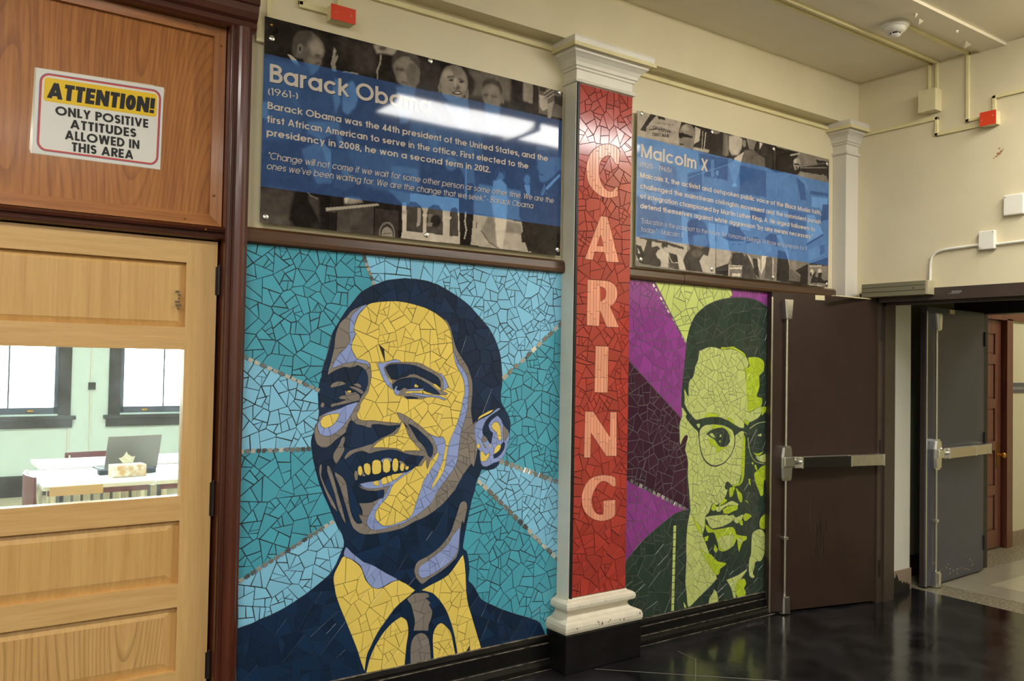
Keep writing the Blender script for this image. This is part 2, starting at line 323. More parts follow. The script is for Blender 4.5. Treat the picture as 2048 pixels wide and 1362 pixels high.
# ---------------------------------------------------------------- traced outlines
# Each crop letter is a magnified crop of the survey photo: (x0, y0, scale). A point list may switch crop with a letter.
CROP = {'A':(470,480,4.865),'B':(790,520,4.865),'C':(600,600,5.447),'D':(600,800,4.863),'E':(830,780,4.863),
 'G':(470,1040,4.229),'H':(780,1020,4.257),'I':(1250,560,5.923),'J':(1350,680,6.81),'K':(1350,860,6.81),'L':(1250,1000,5.674),
 'M':(1130,160,5.24),'N':(1130,420,5.24),'O':(1130,680,5.24),'Q':(1130,930,4.693),'P':(0,0,1),
 'a':(500,0,4.865),'b':(820,60,4.865),'c':(500,260,5.238),'d':(820,300,4.865),
 'e':(1250,200,6.809),'f':(1450,240,6.809),'g':(1250,380,6.809),'h':(1450,400,6.809)}
# key, smooth?, points   (later entries lie over earlier ones)
MURAL_A = '''
light - P 727,505 747,573 800,600 900,700 1003,758 1127,643 1128,540
light - P 476,712 640,782 640,896 476,902
light - P 1123,966 997,921 950,955 953,959 1119,1124 1124,1124
light - P 474,1166 667,1041 710,1040 710,1200 600,1300 474,1300
navy s A 840,1290 862,1200 880,1150 905,1050 940,920 1000,810 1075,690 1130,620 1220,515 1330,450 1450,402 1560,383 B 92,182 130,183 220,193 320,212 400,240 470,277 550,325 650,392 730,460 800,540 860,610 910,670 950,740 980,810 1005,890 1020,960 1030,1050 1035,1150 1028,1250 E 828,0 826,110 850,160 880,210 905,260 918,320 915,400 905,480 885,560 850,640 825,690 800,730 770,760 720,775 670,775 641,770 620,830 600,860 585,910 570,980 555,1030 530,1130 500,1270 H 645,120 620,260 613,325 645,350 660,430 668,500 662,600 700,640 735,700 765,755 850,805 960,850 1080,890 1180,920 1250,945 1280,980 1300,1020 1318,1070* 1318,1400* G 10,1400* 10,918* 130,877 200,842 300,802 370,767 440,727 500,687 580,634 650,582 700,542 760,492 810,437 850,372 885,292 915,222* 918,180 900,120 870,60 D 385,1290 325,1150 270,1020 205,870 165,750 130,600 108,480 103,400 112,350 133,312 150,270 170,200 180,150 183,60 C 205,1000 215,940 230,830
gray s C 630,80 560,115 500,185 430,250 395,330 375,420 365,520 345,620 325,700 298,795 250,1240 200,1270 D 175,200 150,240 133,300 140,370 160,430 200,460 250,462 290,440 340,390 400,345 440,310 460,240 490,195 540,235 600,248 650,265 682,272 692,240 760,235 850,250 920,245 975,235 975,205 900,100 700,-300 C 700,60
grayb s B 470,575 510,610 540,680 570,800 600,880 650,960 700,1040 725,1110 745,1190 747,1300 E 550,50 540,190 550,280 560,330 590,300 600,400 600,590 590,640 575,715 560,752 545,715 500,770 450,840 400,930 350,1010 260,1110 160,1190 60,1250 0,1272 D 1000,1240 900,1270 800,1290 700,1303 620,1305 570,1290 510,1240 480,1170 455,1080 430,1000 400,900 370,810 335,735 332,695 370,720 410,750 440,800 455,870 465,950 475,1030 495,1110 515,1160 550,1200 600,1195 590,1170 570,1135 565,1105 600,1115 600,1080 590,1050 568,1005 640,1000 700,990 780,950 830,900 800,800 1200,500 E 300,300 B 500,900
blue s B 565,895 600,990 650,1055 690,1125 705,1200 712,1300 E 510,60 503,180 465,330 440,410 420,560 405,680 380,750 310,850 250,930 190,1020 150,1100 60,1180 D 1110,1130 1000,1195 930,1215 850,1240 760,1262 690,1258 650,1220 640,1180 660,1130 690,1070 730,1010 790,940 840,880 870,830 800,845 700,858 620,850 575,815 640,800 700,790 850,760 1015,700 1100,640 1240,560 1320,500 1280,380 1240,322 1400,280 E 350,100
grayc - D 560,830 590,860 650,880 730,885 810,875 800,960 830,900 870,830 800,845 700,858 620,850
yellow s C 740,45 850,20 960,14 1060,14 1200,38 1350,83 1440,125 1500,165 1560,215 1600,270 1632,350 B 545,750 555,850 565,920 578,990 600,1045 640,1120 662,1180 670,1260 665,1340 E 480,20 460,80 445,180 420,270 385,370 340,470 320,540 300,640 290,720 270,790 230,860 180,930 150,975* 165,910 200,850 230,770 260,700 275,620 290,550 285,490 D 1405,400 1385,358 1330,362 1245,325 1160,255 1050,200 940,120* 985,200 960,225 900,222 800,212 700,200 600,200 560,180 548,140 575,80 C 640,1160 670,1100 710,1040 735,1000 760,900 770,830 765,750 755,700 735,680 680,665 620,645 600,620 570,570 550,510 565,450 600,370 580,330 585,280 610,210 640,150 690,95
blue s C 725,48 700,85 650,130 610,200 590,260 580,330 597,370 570,430 552,510 570,570 600,622 620,645 690,656 740,680 755,720 750,742 720,700 660,690 600,672 540,680 480,690 420,715 345,742 370,670 410,600 450,560 500,510 540,440 530,380 530,300 540,220 570,150 610,115 660,70
navy s C 285,830 330,795 400,757 480,730 540,737 600,722 618,710 660,728 710,770 733,840 732,920 700,1000 670,1035 645,1085 640,1105 560,1150 470,1172 380,1192 300,1217 230,1245 200,1200 195,1000 220,850
gray s C 325,935 350,905 400,885 450,885 495,912 430,935 370,950 330,958
gray s C 570,918 620,905 650,920 668,955 640,955 600,935
gray s C 525,940 600,945 660,975 690,1000 670,1025 600,985 550,960
gray s C 415,1060 450,1040 490,1035 480,985 500,990 560,1010 600,1000 640,1030 650,1060 640,1095 560,1112 500,1120 490,1085 430,1080
gray s C 325,1155 340,1130 420,1115 500,1088 530,1120 470,1135 400,1150 335,1168
yellow s C 510,985 545,985 552,1000 540,1012 515,1008
gray s C 215,1150 235,1110 262,1130 252,1170 225,1168
blue s D 558,20 520,90 470,180 430,235 380,290 330,325 280,350 235,352 190,330 168,280 165,240 190,190 240,135 300,110 380,85 450,50
yellow s D 188,210 215,165 255,145 300,135 350,130 376,131 370,165 340,215 290,260 240,275 200,255
gray s C 640,1130 620,1180 560,1250 520,1310 500,1350 560,1290 600,1250 650,1160
gray s D 345,620 315,560 320,520 350,470 380,420 400,370 415,350 437,365 430,400 412,440 430,460 420,500 395,550
gray s D 185,640 195,622 207,630 205,680 200,730 225,800 260,880 300,950 340,1030 357,1082 330,1060 300,1020 260,940 225,850 195,770 180,700
gray s D 257,640 275,640 300,690 330,780 355,880 380,960 400,1030 420,1110 440,1198 415,1170 385,1100 355,1020 335,930 310,850 280,760 258,690
blue s C 838,685 900,685 950,670 1030,648 1080,662 1092,678 1000,690 950,700 920,745 930,800 960,870 1000,920 1005,965 1050,1000 1000,975 940,925 900,860 870,790 850,730
blue - C 1500,798 1535,805 1570,850 1612,950 1560,978 1540,880
gray s C 905,740 940,700 1000,685 1100,678 1200,680 1290,687 1370,725 1440,765 1500,800 1545,850 1560,975 1545,990 1600,1015 1590,1032 1530,1034 1500,1034 1440,1030 1330,1077 1260,1077 1150,1074 1110,1045 1060,1040 1020,1010 1040,985 1000,960 990,930 1000,885 960,850 930,800
navy s C 920,735 960,705 1050,695 1160,700 1250,715 1340,755 1430,800 1500,850 1520,890 1526,950 1490,935 1440,905 1380,870 1300,830 1240,805 1190,810 1150,835 1090,850 1040,870 990,860 950,800
navy s C 1000,920 1060,870 1140,850 1200,845 1260,850 1340,885 1400,920 1440,950 1490,990 1520,1028 1450,1025 1400,1005 1340,985 1330,965 1250,965 1160,970 1130,955 1080,985 1040,980 1005,960
yellow s C 1235,935 1250,912 1280,935 1285,950 1240,952
yellow s C 1140,1000 1200,990 1280,990 1330,980 1370,1000 1440,1025 1400,1034 1330,1020 1260,1012 1200,1014 1145,1018
blue s C 1150,985 1200,968 1300,966 1340,963 1338,978 1280,988 1200,990
blue s C 1180,1015 1260,1018 1330,1022 1400,1036 1480,1040 1540,1060 1590,1085 1560,1090 1500,1067 1440,1055 1370,1058 1300,1048 1240,1034 1190,1030
blue s C 1015,990 1040,935 1057,940 1040,975 1085,995 1050,1042 1020,1012
navy s C 1130,1050 1200,1048 1280,1065 1270,1077 1160,1074
yellow - C 1435,905 1480,920 1520,960 1538,990 1490,970 1450,935
gray s D 425,562 440,530 480,490 540,470 600,455 660,435 700,425 720,410 790,365 850,340 900,310 940,270 960,230 985,205 1060,300 1120,400 1180,450 1225,500 1240,560 1240,640 1225,700 1215,600 1180,640 1140,645 1170,590 1203,545 1140,540 1060,530 990,510 940,490 880,482 800,490 720,505 670,520 620,498 560,500 520,515 470,550 432,578
yellow s D 700,462* 740,420 800,375 860,350 900,345 945,310 965,265 985,205* 1010,240 1030,300 1055,360 1090,400 1130,450 1165,492* 1080,492 1010,495 1000,508 960,480 930,470 850,465 780,462
gray s D 935,120 1000,140 1080,190 1160,250 1230,310 1280,365 1310,420 1330,480 1310,530 1280,560 1255,600 1240,650 1225,690 1215,600 1240,560 1220,500 1170,450 1120,400 1080,340 1050,280 1010,225 975,200 950,160
navy s D 1045,230 1120,270 1200,340 1250,390 1285,450 1285,510 1265,560 1240,540 1220,490 1190,440 1140,390 1110,340 1080,290
navy s D 500,200 540,237 600,250 640,275 690,275 760,237 850,252 920,247 972,237 955,265 935,270 900,305 850,335 790,360 720,405 700,420 660,432 600,450 540,466 480,486 450,510 420,460 430,400 437,330 450,270
navy s D 432,580 470,552 520,517 560,502 620,500 670,522 720,507 800,492 880,484 940,492 990,512 1060,532 1140,542 1205,546* 1170,592 1140,640 1100,665 1020,705 950,712 880,728 820,750 760,780 640,800 560,812 480,760 440,680
gray s D 520,720 530,685 550,690 560,730 550,780 530,775
gray s D 600,740 600,670 620,720 640,735 620,740
blue s D 780,585 830,560 890,572 880,600 800,620
gray s D 950,590 1000,600 1030,650 990,640
tooth s D 554,685 560,650 578,635 597,650 603,690 597,725 580,738 560,722
toothb s D 611,650 617,622 645,610 675,624 683,660 681,708 663,733 637,723 620,700
toothc s D 692,650 697,600 720,580 750,578 778,592 787,640 782,700 760,718 720,725 697,713
tooth s D 797,640 800,595 817,570 845,568 868,590 875,640 868,690 835,710 803,695
toothb s D 888,635 893,592 907,567 933,565 950,592 951,640 943,685 915,702 893,680
toothc s D 963,650 972,617 990,609 1006,622 1009,655 1001,686 985,693 968,680
tooth s D 1014,655 1030,642 1052,642 1050,665 1035,682 1020,675
blue s D 575,815 640,802 700,792 760,782 820,752 950,714 1015,700 990,735 940,775 880,825 800,845 700,858 620,850
toothb s D 702,795 760,780 765,832 740,835 712,825
toothc s D 782,770 830,745 850,806 795,822
tooth s D 836,742 875,730 893,788 856,804
toothb s D 880,728 950,712 1000,708 960,745 898,785
yellow s D 1220,570 1222,640 1240,700 1195,790 1165,880 1130,980 1085,1110 1050,1150 1010,1170 940,1195 870,1220 800,1222 760,1190 725,1150 722,1110 750,1050 800,990 850,930 880,860 900,820 960,770 1010,730 1060,700 1120,645 1175,640 1200,600
yellow s D 1345,505 1335,560 1300,620 1260,680 1238,728 1222,700 1245,640 1255,600 1290,560 1320,520
navy s D 810,872 800,950 740,960 690,985 630,1000 560,990 500,960 480,850 540,840 590,862 650,882 730,887
blue s E 570,370 580,330 610,295 700,250 740,225 790,180 830,178 780,215 715,260 670,320 650,380 655,430 690,470 730,525 740,470 750,420 720,390 708,345 730,300 770,265 792,248 830,285 850,340 880,370 907,410 905,480 885,560 855,640 815,690 760,708 690,742 650,735 630,690 622,620 625,590 600,570 590,520 575,450
navy s E 855,500 868,520 860,570 830,620 790,655 760,665 755,630 800,600 820,560 830,530
yellow s E 600,292 620,255 660,232 720,200 760,188 738,213 700,238 650,262
yellow s E 735,350 760,315 800,310 820,350 830,420 835,470 815,495 795,460 785,410 750,385
yellow s E 760,620 765,580 790,535 820,525 830,545 810,590 780,615
yellow s E 628,640 632,595 650,590 680,635 720,600 715,640 680,690 650,697 630,685
yellow s E 592,550 605,515 625,530 625,560 605,568
yellow s E 715,545 715,520 735,545 730,558
gray s E 640,490 660,435 700,480 690,500 645,510
gray s E 650,515 668,520 690,560 702,572 670,560
gray s E 850,345 885,380 905,415 885,470 855,500 848,420
gray s E 425,1120 440,1090 470,1077 495,1095 502,1140 490,1200 470,1300 H 610,90 590,200 580,340 550,410 480,480 400,540 320,590 270,628 235,600 210,560 200,510 210,470 240,430 300,400 360,360 420,310 470,250 510,190 540,100 E 405,1190
blue s H 588,145 588,200 573,330 543,395 488,455 400,515 320,562 270,580 240,555 232,515 260,470 320,430 400,370 460,320 500,270 530,215 560,180
yellow s G 912,305 980,330 1060,400 1110,520 1210,578 1270,555 1320,525 1380,505 1438,538 H 60,590* 130,625 208,680* 150,735 80,790 0,870 G 1380,710 1320,775 1260,860 1200,950 1150,1050 1110,1140 1090,1275* 1060,1200 1030,1100 990,1000 935,860 880,730 845,620 828,510 835,450 870,380
blue s G 935,225 975,265 1080,350 1160,380 1270,445 1370,500 1310,525 1260,555 1210,578 1160,568 1120,530 1090,470 1060,390 1000,340 915,300
yellow s G 1103,1290* 1130,1180 1180,1060 1250,950 1310,880 1360,840 1400,815 H 95,908 135,935 150,1000 150,1060 135,1150 120,1320*
yellow s H 265,680* 330,640 430,590 500,540 560,460 600,400 615,380 630,450 640,560 645,700 660,800 690,900 730,1040 770,1170* 570,1240* 545,1080 510,950 470,850 420,770 360,710 300,690
yellow s H 360,1060 375,1010 400,975 430,955 460,975 500,1020 518,1060 530,1120 552,1240* 365,1270* 358,1150
gray s H 140,755 200,710 260,703 320,710 330,740 300,745 340,790 325,800 355,860 345,920 325,970 320,1025* 250,1025 195,1025* 205,950 190,870 170,800
gray s H 168,1310* 168,1180 180,1110 210,1065 250,1045 290,1050 320,1090 335,1160 344,1290*
'''
MURAL_B = '''
lime - P 1306,560 1455,560 1463,590 1450,604 1420,620 1385,660 1376,690 1373,690 1370,686
maroon - P 1250,714 1300,770 1366,842 1380,900 1380,1020 1250,960
moss s L 0,690* 60,610 150,500 250,400 380,290 480,210 560,150 640,120 720,98 P 1375,1000 1372,950 1376,900 1370,850 1363,820 1362,780 1366,740 1370,700 1372,680 1378,655 1390,630 1410,612 1430,602 1457,596 1480,595 1510,600 1541,620 1600,680* 1660,800* 1660,1250* 1240,1260*
leaf s J 172,640 175,600 190,550 230,510 260,400 260,370 300,280 310,220 318,150 360,135 420,105 480,93 530,100 600,120 680,130 760,122 850,155 920,200 970,250 995,320 985,360 945,400 950,470 965,640 975,800 985,975 1040,965 1110,925 1165,910 1165,1000 1120,1060 1070,1090 1010,1118 940,1100 928,1200 K 925,60 915,130 905,250 895,450 885,620 870,700 840,740 760,750 730,790 700,830 680,900 640,960 560,1020 500,1000 475,1060 450,1120 400,1180 400,1280 L 890,330 870,390 920,520 945,600 1035,890* 820,1110 712,1212 690,1060 675,930 688,690 685,500 700,280 735,110 K 195,1060 190,950 175,780 160,600 165,450 150,350 125,270 130,240 150,150 165,90 150,65 120,80 85,140 62,205 55,150 50,0 J 48,1180 60,1110 85,1040 85,960 100,915 115,880 120,800 115,665 150,740 172,770
bright s J 985,235 1010,235 1070,230 1130,240 1190,280 1205,350 1190,430 1150,470 1135,490 1140,620 1120,700 1100,770 1170,790 1175,850 1155,910 1110,925 1040,960 985,975 970,800 960,640 950,430 920,400 1000,360 990,290
bright s J 610,120 620,95 680,100 730,95 780,88 840,120 900,155 940,190 960,240 930,220 880,175 800,130 720,118 640,138
bright s K 925,60 945,100 940,450 930,620 910,700 870,750 780,770 762,752 850,733 885,680 893,450 908,200
bright s J 400,1030 430,1000 490,995 560,1010 590,1040 500,1052 410,1058
bright - J 1165,910 1270,905 1240,960 1170,1030
bright s J 690,1065 750,1070 800,1150 860,1190 830,1205 760,1140
bright - J 930,1080 1005,1115 975,1165 935,1130
moss s J 80,760 100,820 150,940 200,1010 270,1085 340,1075 420,1055 500,1048 580,1050 650,1070 720,1100 790,1150 860,1190 930,1200 970,1165 1010,1170 940,1250 900,1235 850,1265 800,1300 770,1230 700,1185 640,1162 560,1150 480,1150 400,1160 350,1195 328,1230 318,1340 300,1250 230,1180 160,1090 110,1000 75,880
leaf s J 280,1150 305,1135 333,1140 320,1200 300,1190
leaf - J 80,920 100,930 150,1010 130,1060 90,1020
moss s J 410,1285 450,1245 520,1208 600,1195 660,1200 710,1230 745,1290 K 745,30 730,100 740,150 700,210 640,235 580,215 545,170 520,120 470,100 425,60
leaf s K 455,60 480,35 510,45 537,105 490,95
leaf s K 595,95 602,55 618,60 620,95
bright s K 588,150 605,132 614,165 595,170
bright s J 500,1212 500,1150 560,1155 640,1175 700,1210 740,1270 760,1340 740,1320 700,1240 640,1195 560,1200
bright s K 440,110 520,125 560,180 600,225 680,232 700,240 620,270 560,310 545,230 480,210
moss s K 700,700 740,730 760,770 730,800 690,812 665,772 680,720
bright s K 730,790 790,770 810,780 790,840 770,900 740,920 725,870
bright s K 815,790 830,790 860,830 900,870 905,960 890,990 860,960 840,900
leaf s K 545,1080 560,1050 640,1020 700,990 760,960 800,975 860,1010 840,1030 740,1025 660,1050 630,1080 600,1110 560,1110
bright s K 640,1085 700,1042 760,1028 848,1032 830,1090 790,1100 720,1140 680,1140 645,1130
bright s K 520,990 560,1040 640,1010 700,960 650,930 600,1000 530,1100 480,1080 500,1010
leaf s K 400,1190 470,1170 540,1160 600,1155 700,1150 720,1165 780,1150 820,1190 880,1160 920,1150 900,1220 830,1275 780,1230 740,1260 640,1310 560,1330 500,1340 450,1300 430,1240
bright s K 920,1160 950,1130 1000,1140 1030,1170 980,1220 940,1240 918,1200
bright s K 860,1230 910,1230 910,1300 878,1290
bright s L 905,270 980,330 1070,325 1150,310 1210,305 1240,340 1250,380 1300,400 1375,410 1370,450 1330,470 1300,540 1285,590 1270,530 1260,440 1230,500 1190,540 1120,580 1060,570 1045,500 1020,420 1000,370 930,370 910,330
leaf s L 1050,450 1100,410 1222,395 1225,450 1190,530 1120,572 1070,540
leaf s L 1270,450 1300,430 1325,460 1300,495
bright s L 755,170 800,250 850,300 867,385 840,370 790,280
bright s L 835,540 900,600 960,610 1040,690 1140,715 1110,750 1070,780 1060,830 1020,850 960,760 900,660
bright - L 890,420 940,400 930,460 900,470
bright - L 1010,500 1045,560 1020,600 995,560
leaf s L 655,1150 690,1215 665,1224
leaf s L 1000,1012 1030,1040 1045,1100 1047,1160* 940,1180* 950,1110 990,1050
leaf s L 1140,905* 1200,880 1250,860 1290,840 1380,780 1350,830 1310,880 1270,950 1250,1000 1245,1120* 1225,1120* 1190,990
bright s L 1280,900 1350,895 1365,950 1340,1000 1365,1045 1350,1085 1270,1100 1245,1040 1250,960
leaf s L 1435,380 1500,330 1560,350 1600,480 1590,560 1560,640 1530,690 1470,700 1460,760 1440,830 1465,870 1440,885 1405,860 1395,780 1400,680 1420,600 1425,480
bright s L 1520,230 1560,170 1620,140 1650,200 1640,300 1560,330 1520,310
bright s K 1060,300 1110,320 1185,295 1150,340 1090,350
leaf s K 1090,360 1150,350 1250,320 1260,430 1180,440 1120,410
bright s K 1070,590 1120,545 1160,500 1250,480 1260,650 1200,690 1190,880 1155,900 1120,800 1080,700
bright s K 1068,475 1090,470 1110,530 1105,560 1080,530
bright s K 1032,450 1045,432 1060,450 1050,478
bright s K 988,670 1008,660 1020,760 1002,740
bright s K 935,955 975,965 998,1000
leaf - K 1105,75 1165,45 1168,92
'''
LINES_B = '''
moss 14 K 320,40 322,150 335,260 370,370 420,440 480,480 540,490 600,475 660,445 710,390 760,320 795,220 805,120 790,50
leaf 11 K 990,105 990,200 1010,300 1050,390 1100,435 1160,452 1230,450
leaf 10 J 1005,1212 1060,1165 1130,1128 1220,1120
leaf 9 K 870,25 930,30 965,50
'''
STRIPS_A = '723.9,506.7 746.5,570.4 8 7|481,711.5 639,782 8 13|476,903 621,897.5 9 13|475.5,1163.5 667.5,1041 9 17|1002.5,759 1126,642 8 11|996.5,921 1121.6,966 8 13|953.4,959 1119,1123.4 8 17'
STRIPS_B = '1303.2,567 1369.9,685.8 4.5 14|1257,960 1370.5,1018.5 6 13'
DASH_B = '1347.8,1050 1343.2,1222 7.5 12'
LETTERS = '''
575,745 540,700 490,678 430,670 370,685 300,730 250,800 225,900 228,1000 250,1090 310,1170 380,1220 450,1237 510,1232 550,1220* 553,1120* 530,1122* 500,1160 460,1165 410,1130 375,1070 357,980 360,890 385,830 430,798 470,795 500,830 530,885* 563,885* 574,760*|M
372,62* 445,72* 567,552* 435,545* 412,445* 310,437* 290,525* 205,517*;372,260* 403,380* 333,375*|N
235,728* 440,742 500,765 535,810 548,870 540,930 510,985 470,1012* 567,1230* 437,1228* 365,1050* 360,1220* 228,1210*;368,802* 410,820 430,870 415,930 370,957*|N
320,62* 455,68* 447,555* 308,550*|O
210,747* 297,750* 470,1018* 475,755* 540,755* 540,1218* 432,1218* 272,975* 267,1235* 198,1235*|O
475,200* 475,120* 440,103 370,93 300,103 240,130 190,190 160,270 157,340 175,420 220,480 280,515 350,527 420,510 460,480 472,460 472,325* 360,335* 360,462* 330,467 290,450 260,400 248,330 265,260 300,190 350,152 390,160 420,180 440,203*|Q
'''
